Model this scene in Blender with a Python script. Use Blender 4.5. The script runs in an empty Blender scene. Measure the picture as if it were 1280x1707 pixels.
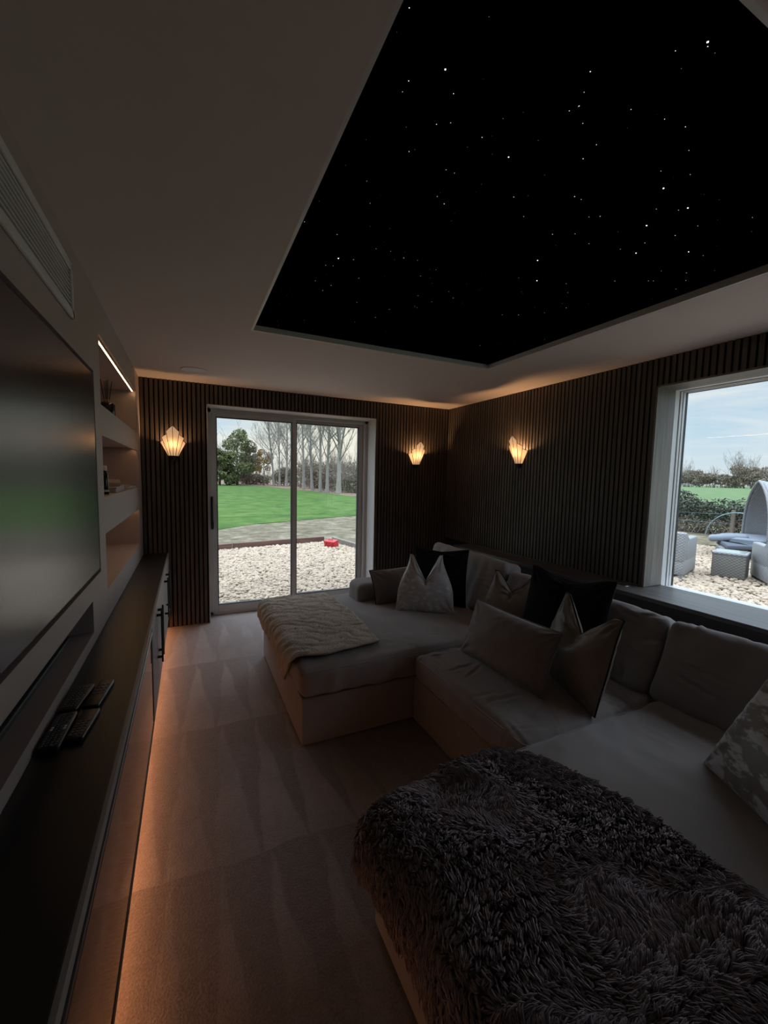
import bpy, bmesh, math, random
import numpy as np
from mathutils import Vector, Matrix, noise as mnoise

random.seed(7)
RNG = np.random.default_rng(7)
SC = bpy.context.scene
COL = SC.collection
PI = math.pi

# ------------------------------------------------------------------ room measures (metres)
W, D, H = 3.407, 4.467, 2.4          # right slat face, back slat face, ceiling
Y0 = -1.25                           # wall behind the camera
GZ = -0.15                           # garden level

# ------------------------------------------------------------------ helpers
class MB:
    """collects shapes and links them as ONE mesh object"""
    def __init__(self):
        self.v, self.f, self.mi = [], [], []
    def add(self, verts, faces, mi=0):
        b = len(self.v)
        self.v.extend([tuple(p) for p in verts])
        self.f.extend([tuple(i + b for i in q) for q in faces])
        self.mi.extend([mi] * len(faces))
        return self
    def box(self, x0, x1, y0, y1, z0, z1, mi=0, M=None):
        vs = [Vector(p) for p in ((x0,y0,z0),(x1,y0,z0),(x1,y1,z0),(x0,y1,z0),(x0,y0,z1),(x1,y0,z1),(x1,y1,z1),(x0,y1,z1))]
        if M is not None: vs = [M @ p for p in vs]
        return self.add(vs, [(0,3,2,1),(4,5,6,7),(0,1,5,4),(1,2,6,5),(2,3,7,6),(3,0,4,7)], mi)
    def bbox(self, x0, x1, y0, y1, z0, z1, r=0.004, seg=2, mi=0, M=None):
        """bevelled box"""
        bm = bmesh.new()
        bmesh.ops.create_cube(bm, size=1)
        for p in bm.verts:
            p.co = Vector((x0 + (p.co.x + .5) * (x1 - x0), y0 + (p.co.y + .5) * (y1 - y0), z0 + (p.co.z + .5) * (z1 - z0)))
        bmesh.ops.bevel(bm, geom=bm.edges[:], offset=min(r, .45 * min(x1 - x0, y1 - y0, z1 - z0)), segments=seg, profile=.5, affect='EDGES')
        bm.verts.index_update()
        vs = [(M @ p.co) if M is not None else p.co.copy() for p in bm.verts]
        self.add(vs, [[q.index for q in fc.verts] for fc in bm.faces], mi)
        bm.free()
        return self
    def tube(self, pts, rad, n=8, mi=0, cap=True):
        pts = [Vector(p) for p in pts]
        if not hasattr(rad, '__len__'): rad = [rad] * len(pts)
        t0 = (pts[1] - pts[0]).normalized()
        ref = Vector((0,0,1)) if abs(t0.z) < .9 else Vector((1,0,0))
        u = t0.cross(ref).normalized()
        vs, fs = [], []
        for i, p in enumerate(pts):
            t = (pts[min(i + 1, len(pts) - 1)] - pts[max(i - 1, 0)]).normalized()
            u = (u - t * u.dot(t)).normalized()
            w = t.cross(u)
            for k in range(n):
                a = 2 * PI * k / n
                vs.append(p + (u * math.cos(a) + w * math.sin(a)) * rad[i])
        for i in range(len(pts) - 1):
            for k in range(n):
                a, b = i * n + k, i * n + (k + 1) % n
                fs.append((a, b, b + n, a + n))
        if cap:
            fs.append(tuple(range(n - 1, -1, -1)))
            fs.append(tuple(range((len(pts) - 1) * n, len(pts) * n)))
        return self.add(vs, fs, mi)
    def lathe(self, prof, c=(0,0,0), n=24, mi=0, M=None):
        vs, fs = [], []
        for r, z in prof:
            for k in range(n):
                a = 2 * PI * k / n
                p = Vector((c[0] + r * math.cos(a), c[1] + r * math.sin(a), c[2] + z))
                vs.append(M @ p if M is not None else p)
        for i in range(len(prof) - 1):
            for k in range(n):
                a, b = i * n + k, i * n + (k + 1) % n
                fs.append((a, b, b + n, a + n))
        fs.append(tuple(range(n - 1, -1, -1)))
        fs.append(tuple(range((len(prof) - 1) * n, len(prof) * n)))
        return self.add(vs, fs, mi)
    def grid(self, P, mi=0, flip=False):
        nu, nv = len(P), len(P[0])
        vs = [p for row in P for p in row]
        fs = []
        for i in range(nu - 1):
            for j in range(nv - 1):
                q = (i * nv + j, (i + 1) * nv + j, (i + 1) * nv + j + 1, i * nv + j + 1)
                fs.append(q[::-1] if flip else q)
        return self.add(vs, fs, mi)
    def mesh(self, name, mats, smooth=False):
        me = bpy.data.meshes.new(name)
        me.from_pydata([tuple(p) for p in self.v], [], self.f)
        for m in (mats if isinstance(mats, (list, tuple)) else [mats]): me.materials.append(m)
        me.polygons.foreach_set('material_index', self.mi)
        if smooth: me.polygons.foreach_set('use_smooth', [True] * len(self.f))
        me.update()
        return me
    def build(self, name, mats, parent=None, smooth=False, angle=None):
        o = bpy.data.objects.new(name, self.mesh(name, mats, smooth or angle is not None))
        COL.objects.link(o)
        if parent is not None:
            o.parent = parent
        if angle is not None:
            o.data.set_sharp_from_angle(angle=math.radians(angle))
        return o

def tag(o, label=None, cat=None, group=None, kind=None):
    if label: o['label'] = label
    if cat: o['category'] = cat
    if group: o['group'] = group
    if kind: o['kind'] = kind
    return o
def thing(name, label, cat, loc=(0,0,0), rz=0, group=None):
    o = bpy.data.objects.new(name, None)
    COL.objects.link(o)
    o.location = loc
    o.rotation_euler = (0, 0, rz)
    o.empty_display_size = .1
    return tag(o, label, cat, group)
def struct(o, label, cat=None):
    return tag(o, label, cat, None, 'structure')
def copy_tree(o, parent=None):
    c = o.copy()
    COL.objects.link(c)
    c.parent = parent
    for ch in list(o.children): copy_tree(ch, c)
    return c

# ------------------------------------------------------------------ materials
def new_mat(name):
    m = bpy.data.materials.new(name)
    m.use_nodes = True
    nt = m.node_tree
    b = nt.nodes['Principled BSDF']
    return m, nt, b
def N(nt, t, **kw):
    n = nt.nodes.new(t)
    for k, v in kw.items(): setattr(n, k, v)
    return n
def rgba(c): return (c[0], c[1], c[2], 1)
def mat(name, c, rough=.6, metal=0, var=.12, scale=8, bump=0, bscale=60, sx=(1,1,1), spec=.5, sheen=0, detail=4):
    m, nt, b = new_mat(name)
    tc = N(nt, 'ShaderNodeTexCoord'); mp = N(nt, 'ShaderNodeMapping')
    mp.inputs['Scale'].default_value = sx
    nt.links.new(tc.outputs['Object'], mp.inputs[0])
    nz = N(nt, 'ShaderNodeTexNoise'); nz.inputs['Scale'].default_value = scale; nz.inputs['Detail'].default_value = detail
    nt.links.new(mp.outputs[0], nz.inputs['Vector'])
    cr = N(nt, 'ShaderNodeMix', data_type='RGBA')
    cr.inputs[6].default_value = rgba([x * (1 - var) for x in c]); cr.inputs[7].default_value = rgba([min(1, x * (1 + var)) for x in c])
    nt.links.new(nz.outputs[0], cr.inputs[0]); nt.links.new(cr.outputs[2], b.inputs['Base Color'])
    b.inputs['Roughness'].default_value = rough; b.inputs['Metallic'].default_value = metal
    b.inputs['Specular IOR Level'].default_value = spec
    if sheen:
        b.inputs['Sheen Weight'].default_value = sheen; b.inputs['Sheen Roughness'].default_value = .5
        b.inputs['Sheen Tint'].default_value = rgba([min(1, x * 2.2) for x in c])
    if bump:
        n2 = N(nt, 'ShaderNodeTexNoise'); n2.inputs['Scale'].default_value = bscale; n2.inputs['Detail'].default_value = 3
        nt.links.new(mp.outputs[0], n2.inputs['Vector'])
        bp = N(nt, 'ShaderNodeBump'); bp.inputs['Strength'].default_value = bump; bp.inputs['Distance'].default_value = .01
        nt.links.new(n2.outputs[0], bp.inputs['Height']); nt.links.new(bp.outputs[0], b.inputs['Normal'])
    return m
def wood(name, c1, c2, rough=.5, axis='z', freq=14, bump=.08, spec=.4):
    m, nt, b = new_mat(name)
    tc = N(nt, 'ShaderNodeTexCoord'); mp = N(nt, 'ShaderNodeMapping')
    s = {'x': (.06, 1, 1), 'y': (1, .06, 1), 'z': (1, 1, .06)}[axis]
    mp.inputs['Scale'].default_value = [q * freq for q in s]
    nt.links.new(tc.outputs['Object'], mp.inputs[0])
    nz = N(nt, 'ShaderNodeTexNoise'); nz.inputs['Scale'].default_value = 2.2; nz.inputs['Detail'].default_value = 6; nz.inputs['Distortion'].default_value = .6
    nt.links.new(mp.outputs[0], nz.inputs['Vector'])
    r = N(nt, 'ShaderNodeValToRGB')
    r.color_ramp.elements[0].position = .35; r.color_ramp.elements[0].color = rgba(c1)
    r.color_ramp.elements[1].position = .65; r.color_ramp.elements[1].color = rgba(c2)
    nt.links.new(nz.outputs[0], r.inputs[0]); nt.links.new(r.outputs[0], b.inputs['Base Color'])
    b.inputs['Roughness'].default_value = rough; b.inputs['Specular IOR Level'].default_value = spec
    bp = N(nt, 'ShaderNodeBump'); bp.inputs['Strength'].default_value = bump; bp.inputs['Distance'].default_value = .004
    nt.links.new(nz.outputs[0], bp.inputs['Height']); nt.links.new(bp.outputs[0], b.inputs['Normal'])
    return m
def emit(name, c, s):
    m, nt, b = new_mat(name)
    b.inputs['Base Color'].default_value = rgba([.8 * x for x in c])
    b.inputs['Emission Color'].default_value = rgba(c); b.inputs['Emission Strength'].default_value = s
    return m
def glass(name, tint=(.97, .985, .975), ior=1.45):
    m = bpy.data.materials.new(name); m.use_nodes = True; nt = m.node_tree
    nt.nodes.clear()
    out = N(nt, 'ShaderNodeOutputMaterial'); mx = N(nt, 'ShaderNodeMixShader'); gm = N(nt, 'ShaderNodeNewGeometry')
    tr = N(nt, 'ShaderNodeBsdfTransparent'); gl = N(nt, 'ShaderNodeBsdfGlossy')
    tr.inputs[0].default_value = rgba(tint); gl.inputs['Roughness'].default_value = .0
    # Schlick reflectance, the same from both sides of the thin pane
    dp = N(nt, 'ShaderNodeVectorMath', operation='DOT_PRODUCT')
    nt.links.new(gm.outputs['Normal'], dp.inputs[0]); nt.links.new(gm.outputs['Incoming'], dp.inputs[1])
    q = dp.outputs['Value']
    for op, v in (('ABSOLUTE', None), ('SUBTRACT', 1.0), ('POWER', 5.0), ('MULTIPLY', .96), ('ADD', .04)):
        n_ = N(nt, 'ShaderNodeMath', operation=op)
        if op == 'SUBTRACT': n_.inputs[0].default_value = 1.0; nt.links.new(q, n_.inputs[1])
        else:
            nt.links.new(q, n_.inputs[0])
            if v is not None: n_.inputs[1].default_value = v
        q = n_.outputs[0]
    nt.links.new(q, mx.inputs[0]); nt.links.new(tr.outputs[0], mx.inputs[1]); nt.links.new(gl.outputs[0], mx.inputs[2])
    nt.links.new(mx.outputs[0], out.inputs[0])
    return m

M = {}
M['paint'] = mat('media wall paint', (.45, .367, .345), .55, var=.03, bump=.03, bscale=300)
M['ceiling'] = mat('ceiling paint', (.74, .645, .60), .8, var=.02, bump=.03, bscale=260)
M['plain_wall'] = mat('plain wall paint', (.16, .13, .11), .8, var=.03)
M['slat'] = wood('slat oak veneer', (.068, .054, .047), (.108, .087, .075), .5, 'z', 18)
M['felt'] = mat('black felt backing', (.006, .006, .0065), .95, var=.2, scale=40)
M['oak'] = wood('oak lining', (.17, .15, .138), (.275, .245, .225), .42, 'z', 12, .1)
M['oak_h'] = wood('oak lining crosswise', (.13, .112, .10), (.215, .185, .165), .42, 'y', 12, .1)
M['ledge'] = wood('dark oak ledge', (.05, .045, .042), (.10, .09, .083), .38, 'y', 14, .06, .42)
M['ledge_front'] = mat('ledge front paint', (.035, .03, .028), .6)
M['worktop'] = mat('charcoal worktop', (.018, .0165, .016), .42, var=.25, scale=60, sx=(1, .15, 1))
M['cab'] = mat('grey cabinet lacquer', (.33, .315, .305), .4, var=.03)
M['cab_dark'] = mat('black cabinet rail', (.008, .008, .009), .45)  # black finish of flap frames, plinth and batten
M['black_glass'] = mat('smoked glass front', (.012, .010, .009), .06, var=0, spec=.8)
M['handle'] = mat('matt black handle', (.012, .012, .012), .35)
M['steel'] = mat('brushed steel', (.5, .5, .5), .3, 1)
M['frame'] = mat('window frame grey', (.60, .57, .55), .4, var=.03)
M['frame_white'] = mat('window frame white', (.85, .85, .86), .35, var=.02)
M['gasket'] = mat('dark gasket', (.02, .022, .03), .5)
M['glass'] = glass('window glass')
M['screen'] = mat('television screen', (.006, .006, .0065), .24, var=0, spec=.6)
M['bezel'] = mat('television bezel', (.01, .01, .01), .35)
M['soundbar'] = mat('soundbar cloth', (.012, .012, .013), .8, bump=.2, bscale=500)
M['soundbar_grey'] = mat('soundbar base strip', (.05, .055, .06), .5)
M['vent'] = mat('vent lacquer', (.74, .72, .70), .45, var=.02)
M['dark'] = mat('deep matt black', (.01, .01, .01), .9)
M['star_panel'] = mat('black star ceiling fabric', (.0015, .0015, .0018), 1.0, var=.1, spec=0)
M['speaker'] = mat('speaker grille white', (.92, .90, .88), .6, bump=.3, bscale=700)
M['led'] = emit('warm led', (1, .60, .27), 14)
M['led_floor'] = emit('warm led floor', (1, .40, .155), 13)
M['led_dim'] = emit('warm led dim', (1, .56, .24), 8)
M['star'] = emit('star point white', (.8, .9, 1), 1.3)
M['star_b'] = emit('star point bright', (.85, 1, .98), 6)
M['star_f'] = emit('star point faint', (.6, .8, 1), .7)
M['plastic'] = mat('remote plastic', (.010, .010, .0105), .38)
M['plastic_edge'] = mat('remote edge highlight', (.7, .7, .71), .3, .6)
M['rubber'] = mat('remote keys', (.12, .12, .125), .5)
M['key_white'] = mat('pale keys', (.85, .87, .87), .5)
M['key_red'] = mat('red key', (.4, .12, .12), .5)
M['amber'] = mat('black bottle', (.008, .008, .008), .12, spec=.6)
M['brass'] = mat('brass collar', (.55, .36, .16), .3, 1)
M['reed'] = mat('black reeds', (.01, .009, .008), .8)
M['paper'] = mat('printed paper', (.42, .36, .35), .5, var=.4, scale=25)
M['paper2'] = mat('magazine cover', (.40, .26, .24), .4, var=.5, scale=18)
M['boxm'] = mat('pale box', (.38, .33, .34), .6)
M['white_cap'] = mat('white cap', (.6, .6, .6), .4)

def fabric(name, c, rough=.9, sheen=.25, weave=700, bump=.12, fold=0):
    m, nt, b = new_mat(name)
    tc = N(nt, 'ShaderNodeTexCoord')
    nz = N(nt, 'ShaderNodeTexNoise'); nz.inputs['Scale'].default_value = weave; nz.inputs['Detail'].default_value = 2
    n2 = N(nt, 'ShaderNodeTexNoise'); n2.inputs['Scale'].default_value = 5; n2.inputs['Detail'].default_value = 5
    for q in (nz, n2): nt.links.new(tc.outputs['Object'], q.inputs['Vector'])
    mx = N(nt, 'ShaderNodeMix', data_type='RGBA')
    mx.inputs[6].default_value = rgba([x * .88 for x in c]); mx.inputs[7].default_value = rgba([x * 1.12 for x in c])
    nt.links.new(n2.outputs[0], mx.inputs[0]); nt.links.new(mx.outputs[2], b.inputs['Base Color'])
    b.inputs['Roughness'].default_value = rough; b.inputs['Specular IOR Level'].default_value = .25
    b.inputs['Sheen Weight'].default_value = sheen; b.inputs['Sheen Roughness'].default_value = .45
    bp = N(nt, 'ShaderNodeBump'); bp.inputs['Strength'].default_value = bump; bp.inputs['Distance'].default_value = .003
    nt.links.new(nz.outputs[0], bp.inputs['Height']); nt.links.new(bp.outputs[0], b.inputs['Normal'])
    return m
M['sofa'] = fabric('taupe sofa weave', (.29, .255, .245))
M['cush_grey'] = fabric('grey cushion velvet', (.23, .20, .195), .7, .5)
M['cush_black'] = fabric('black cushion velvet', (.005, .005, .009), .85, .03)
M['cush_gold'] = fabric('bronze satin', (.24, .20, .16), .38, .1, 500, .06)
M['piping'] = fabric('black piping', (.012, .012, .013), .7, .1)
M['piping_grey'] = fabric('grey piping', (.20, .175, .17), .7, .1)
M['fur_dark'] = mat('dark grey fur', (.34, .29, .305), .8, var=.2, scale=9, sheen=.1)
M['fur_beige'] = mat('beige plush', (.56, .47, .385), .85, var=.2, scale=14, bump=.7, bscale=160, sheen=.4)

def pattern_fabric(name, scale, lo, hi, c0, c1):
    m, nt, b = new_mat(name)
    tc = N(nt, 'ShaderNodeTexCoord'); mp = N(nt, 'ShaderNodeMapping'); mp.inputs['Scale'].default_value = scale
    mp.inputs['Rotation'].default_value = (0, .6, 0)
    nz = N(nt, 'ShaderNodeTexNoise'); nz.inputs['Scale'].default_value = 1.5; nz.inputs['Detail'].default_value = 8; nz.inputs['Roughness'].default_value = .62
    nt.links.new(tc.outputs['Object'], mp.inputs[0]); nt.links.new(mp.outputs[0], nz.inputs['Vector'])
    r = N(nt, 'ShaderNodeValToRGB'); r.color_ramp.elements[0].position = lo; r.color_ramp.elements[1].position = hi
    r.color_ramp.elements[0].color = rgba(c0); r.color_ramp.elements[1].color = rgba(c1)
    nt.links.new(nz.outputs[0], r.inputs[0]); nt.links.new(r.outputs[0], b.inputs['Base Color'])
    b.inputs['Roughness'].default_value = .42; b.inputs['Sheen Weight'].default_value = .3
    bp = N(nt, 'ShaderNodeBump'); bp.inputs['Strength'].default_value = .15; bp.inputs['Distance'].default_value = .004
    nt.links.new(nz.outputs[0], bp.inputs['Height']); nt.links.new(bp.outputs[0], b.inputs['Normal'])
    return m
M['cush_pattern'] = pattern_fabric('silver crushed pattern', (6, 6, 15), .48, .54, (.22, .19, .165), (.62, .63, .63))
M['cush_silver'] = pattern_fabric('silver crushed velvet', (14, 14, 22), .50, .70, (.50, .465, .45), (.78, .80, .82))

def carpet():
    m, nt, b = new_mat('taupe pile carpet')
    tc = N(nt, 'ShaderNodeTexCoord'); sp = N(nt, 'ShaderNodeSeparateXYZ')
    wz = N(nt, 'ShaderNodeTexNoise'); wz.inputs['Scale'].default_value = 2.3; wz.inputs['Detail'].default_value = 3
    nt.links.new(tc.outputs['Object'], wz.inputs['Vector'])
    va = N(nt, 'ShaderNodeVectorMath', operation='MULTIPLY_ADD'); va.inputs[1].default_value = (.12, .11, 0)
    nt.links.new(wz.outputs['Color'], va.inputs[0]); nt.links.new(tc.outputs['Object'], va.inputs[2])
    nt.links.new(va.outputs[0], sp.inputs[0])
    def mth(op, a, bb=None, c=None):
        n = N(nt, 'ShaderNodeMath', operation=op)
        for i, q in enumerate((a, bb, c)):
            if q is None: continue
            if hasattr(q, 'links'): nt.links.new(q, n.inputs[i])
            else: n.inputs[i].default_value = q
        return n.outputs[0]
    bandf = mth('MULTIPLY', mth('SUBTRACT', 4.53, sp.outputs[1]), 1 / .957)
    t = mth('FRACT', bandf)
    idx = mth('FLOOR', bandf)
    xo = mth('ADD', mth('MULTIPLY', mth('SUBTRACT', sp.outputs[0], .36), 1 / .19), mth('MULTIPLY', idx, .33))
    fx = mth('FRACT', xo)
    d = mth('SUBTRACT', 1.0, mth('MULTIPLY', mth('ABSOLUTE', mth('SUBTRACT', fx, .5)), 2.0))
    w = N(nt, 'ShaderNodeMapRange'); w.interpolation_type = 'SMOOTHSTEP'
    nt.links.new(mth('SUBTRACT', mth('MULTIPLY', t, .95), d), w.inputs[0])
    w.inputs[1].default_value = -.10; w.inputs[2].default_value = .10
    # softer, patchier strokes
    pz = N(nt, 'ShaderNodeTexNoise'); pz.inputs['Scale'].default_value = 1.7
    nt.links.new(tc.outputs['Object'], pz.inputs['Vector'])
    w2 = mth('MULTIPLY', w.outputs[0], mth('MULTIPLY', mth('SUBTRACT', pz.outputs[0], .30), 2.6))
    fine = N(nt, 'ShaderNodeTexNoise'); fine.inputs['Scale'].default_value = 130; fine.inputs['Detail'].default_value = 5
    nt.links.new(tc.outputs['Object'], fine.inputs['Vector'])
    mid = N(nt, 'ShaderNodeTexNoise'); mid.inputs['Scale'].default_value = 28; mid.inputs['Detail'].default_value = 5
    nt.links.new(tc.outputs['Object'], mid.inputs['Vector'])
    val = mth('ADD', mth('MULTIPLY', w2, .42), mth('ADD', mth('MULTIPLY', fine.outputs[0], .8), mth('MULTIPLY', mid.outputs[0], .35)))
    r = N(nt, 'ShaderNodeValToRGB')
    r.color_ramp.elements[0].position = .35; r.color_ramp.elements[0].color = (.185, .148, .135, 1)
    r.color_ramp.elements[1].position = 1.0; r.color_ramp.elements[1].color = (.40, .335, .31, 1)
    nt.links.new(val, r.inputs[0]); nt.links.new(r.outputs[0], b.inputs['Base Color'])
    b.inputs['Roughness'].default_value = .95; b.inputs['Specular IOR Level'].default_value = .1
    b.inputs['Sheen Weight'].default_value = .45
    bp = N(nt, 'ShaderNodeBump'); bp.inputs['Strength'].default_value = .55; bp.inputs['Distance'].default_value = .012
    nt.links.new(mth('ADD', fine.outputs[0], mth('MULTIPLY', w.outputs[0], .15)), bp.inputs['Height']); nt.links.new(bp.outputs[0], b.inputs['Normal'])
    return m
M['carpet'] = carpet()

def shade_mat():
    m = bpy.data.materials.new('pleated lamp shade'); m.use_nodes = True; nt = m.node_tree; nt.nodes.clear()
    out = N(nt, 'ShaderNodeOutputMaterial'); mx = N(nt, 'ShaderNodeMixShader'); mx.inputs[0].default_value = .55
    df = N(nt, 'ShaderNodeBsdfDiffuse'); tl = N(nt, 'ShaderNodeBsdfTranslucent')
    tc = N(nt, 'ShaderNodeTexCoord'); nz = N(nt, 'ShaderNodeTexNoise'); nz.inputs['Scale'].default_value = 60
    nt.links.new(tc.outputs['Object'], nz.inputs['Vector'])
    r = N(nt, 'ShaderNodeMix', data_type='RGBA'); r.inputs[6].default_value = (.085, .062, .036, 1); r.inputs[7].default_value = (.12, .09, .055, 1)
    nt.links.new(nz.outputs[0], r.inputs[0])
    nt.links.new(r.outputs[2], df.inputs[0]); nt.links.new(r.outputs[2], tl.inputs[0])
    ad = N(nt, 'ShaderNodeAddShader'); em = N(nt, 'ShaderNodeEmission'); em.inputs[0].default_value = (1, .62, .34, 1); em.inputs[1].default_value = .42
    nt.links.new(df.outputs[0], mx.inputs[1]); nt.links.new(tl.outputs[0], mx.inputs[2])
    nt.links.new(mx.outputs[0], ad.inputs[0]); nt.links.new(em.outputs[0], ad.inputs[1]); nt.links.new(ad.outputs[0], out.inputs[0])
    return m
M['shade'] = shade_mat()
M['bulb'] = emit('bulb glow', (1, .62, .30), 12)

# ------------------------------------------------------------------ room shell
o = MB().box(-.4, 3.75, Y0 - .2, 4.82, -.14, 0).build('floor', M['carpet'])
struct(o, 'taupe pile carpet with vacuum strokes across the room', 'floor')

TX0, TX1, TY0, TY1 = .758, 2.582, .463, 2.702
mb = MB()
for a in ((-.4, TX0, Y0 - .2, 4.82), (TX1, 3.75, Y0 - .2, 4.82), (TX0, TX1, Y0 - .2, TY0), (TX0, TX1, TY1, 4.82)):
    mb.box(*a, 2.4, 2.62)
mb.box(-.4, 3.75, Y0 - .2, 4.82, 2.62, 2.8)
struct(mb.build('ceiling', M['ceiling']), 'pale plaster ceiling around the black star panel', 'ceiling')
mb = MB()
e = .012
for a in ((TX0, TX0 + e, TY0, TY1), (TX1 - e, TX1, TY0, TY1), (TX0 + e, TX1 - e, TY0, TY0 + e), (TX0 + e, TX1 - e, TY1 - e, TY1)):
    mb.box(*a, 2.4005, 2.60)
struct(mb.build('trim_1', M['vent']), 'thin grey edge trim around the star ceiling recess', 'trim')

sp = thing('star_ceiling_panel', 'black star ceiling panel with tiny lit points in the ceiling recess', 'star ceiling', (0, 0, 2.433))
MB().box(TX0 + e, TX1 - e, TY0 + e, TY1 - e, 0, .03).build('backing_panel', M['star_panel'], sp)
STARS = [(0.8,0.78),(0.93,0.85),(0.87,0.91),(0.87,0.94),(0.98,0.89),(0.99,0.98),(1.02,0.96),(1.12,0.96),(1.23,0.98),(0.97,1.09),(1.1,1.1),(1.13,1.1),(1.14,1.21),(1.18,1.23),(0.91,1.25),(0.96,1.34),(0.79,1.54),(0.92,1.56),(1.36,1.1),(1.46,1.16),(1.22,0.71),(1.25,0.75),(1.27,0.78),(1.26,0.8),(1.32,0.81),(1.39,0.73),(1.41,0.84),(1.42,0.89),(1.34,0.6),(1.38,0.56),(1.39,0.565),(1.49,0.71),(1.56,0.7),(1.65,0.74),(1.75,0.79),(1.66,0.82),(1.74,0.86),(1.82,0.93),(1.89,0.9),(1.905,0.88),(2.04,0.92),(2.15,0.81),(1.88,1.0),(1.98,1.07),(1.66,1.06),(1.69,1.04),(1.7,1.15),(1.63,1.19),(1.8,1.17),(1.56,1.01),(1.53,1.01),(1.94,1.14),(2.02,1.13),(2.03,0.99),(2.19,1.03),(2.27,1.02),(2.25,1.17),(2.36,1.13),(2.43,1.17),(2.29,1.25),(2.31,1.24),(2.48,1.24),(2.16,1.32),(1.72,1.35),(1.85,1.48),(1.76,1.5),(1.99,1.44),(2.21,1.63),(2.07,1.5),(2.16,1.73),(1.98,1.86),(2.06,1.82),(2.21,2.34),(2.49,2.04),(1.62,1.81),(1.56,1.76),(1.55,1.9),(1.45,1.87),(1.52,2.0),(1.5,1.99),(1.36,1.69),(1.39,1.61),(1.28,1.58),(1.22,1.59),(1.15,1.57),(1.09,1.58),(1.12,1.84),(0.98,1.72),(0.98,1.79),(0.95,1.8),(1.04,1.7),(1.03,1.97),(0.95,1.96),(1.01,2.04),(1.21,2.09),(1.3,2.35),(1.38,2.23),(1.4,2.09),(1.53,2.41),(1.62,2.62),(1.22,2.6),(0.86,2.1),(0.85,2.3),(0.83,2.42),(0.89,2.56),(0.79,2.37),(1.0,2.41),(0.99,2.38),(0.81,1.87),(1.13,0.89),(1.26,0.9),(1.68,1.68),(1.46,0.71),(1.88,0.82),(2.14,1.5)]
BRIGHT = {1, 8, 29, 36, 39, 52, 64, 42, 54, 87, 63}
def star_mesh(r, m):
    return MB().lathe([(r * .5, -r * .7), (r, -r * .25), (r, .001)], n=8).mesh('star_point', m, True)
ms = {0: star_mesh(.0011, M['star']), 1: star_mesh(.0020, M['star_b'])}
for i, (x, y) in enumerate(STARS[:98]):
    s = bpy.data.objects.new('star_point', ms[1 if i in BRIGHT else 0]); COL.objects.link(s)
    s.parent = sp; s.location = (x, y, 0)
    k = random.uniform(.75, 1.15); s.scale = (k, k, k)
mb = MB()
for x, y in STARS[98:] + [(random.uniform(TX0 + .04, TX1 - .04), random.uniform(TY0 + .04, TY1 - .04)) for _ in range(120)]:
    r = random.uniform(.0004, .0008)
    mb.lathe([(r * .5, -r * .7), (r, 0.0005)], (x, y, 0), 6)
tag(mb.build('faint_stars', M['star_f'], sp), 'fainter scattered star points', kind='stuff')

# back wall: slats over felt, with the door opening
DX0, DX1, DZ1 = .571, 2.399, 2.205
def slat_positions(a, b, pitch=.04):
    n = int((b - a) / pitch)
    return [a + i * pitch for i in range(n + 1)]
mb = MB()
F = D + .012
for a in ((-.4, DX0, 0, H), (DX1, 3.75, 0, H), (DX0, DX1, DZ1, H)):
    mb.box(a[0], a[1], F, 4.80, a[2], a[3], 1)
for x in slat_positions(.006, W):
    x1 = min(x + .0265, W + .01)
    if x1 <= DX0: mb.box(x, x1, D, F, .004, H)
    elif x >= DX1: mb.box(x, x1, D, F, .004, H)
    else:
        mb.box(x, x1, D, F, DZ1, H)
        if x < DX0 - .008: mb.box(x, DX0, D, F, .004, DZ1)
        if x1 > DX1 + .008: mb.box(DX1, x1, D, F, .004, DZ1)
# reveals of the opening
mb.box(DX1 - .008, DX1 + .001, D, 4.70, 0, DZ1, 2).box(DX0 - .001, DX0 + .008, D, 4.70, 0, DZ1, 2).box(DX0, DX1, D, 4.70, DZ1 - .008, DZ1 + .001, 2)
struct(mb.build('wall_back', [M['slat'], M['felt'], M['frame']]), 'dark timber slat wall around the sliding door', 'wall')

# right wall with window opening
WY0, WY1, WZ0, WZ1 = -.62, 1.868, .76, 2.208
mb = MB()
F = W + .012
for a in ((WY1, 4.80, 0, H), (Y0 - .2, WY0, 0, H), (WY0, WY1, WZ1, H), (WY0, WY1, 0, WZ0 - .04)):
    mb.box(F, 3.742, a[0], a[1], a[2], a[3], 1)
for y in [D - .0325 - i * .04 for i in range(int((D - Y0) / .04) + 1)]:
    y1 = y + .0265
    if y >= WY1 or y1 <= WY0: mb.box(W, F, y, y1, .76, H)
    else:
        mb.box(W, F, y, y1, WZ1, H)
        if y1 > WY1 + .008: mb.box(W, F, WY1, y1, .76, WZ1)
struct(mb.build('wall_right', [M['slat'], M['felt']]), 'dark timber slat wall around the picture window', 'wall')
MB().box(-.4, 3.75, Y0 - .2, Y0, 0, H)
struct(MB().box(-.4, 3.75, Y0 - .2, Y0, 0, H).build('wall_front', M['plain_wall']), 'plain dark wall behind the camera', 'wall')

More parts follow.
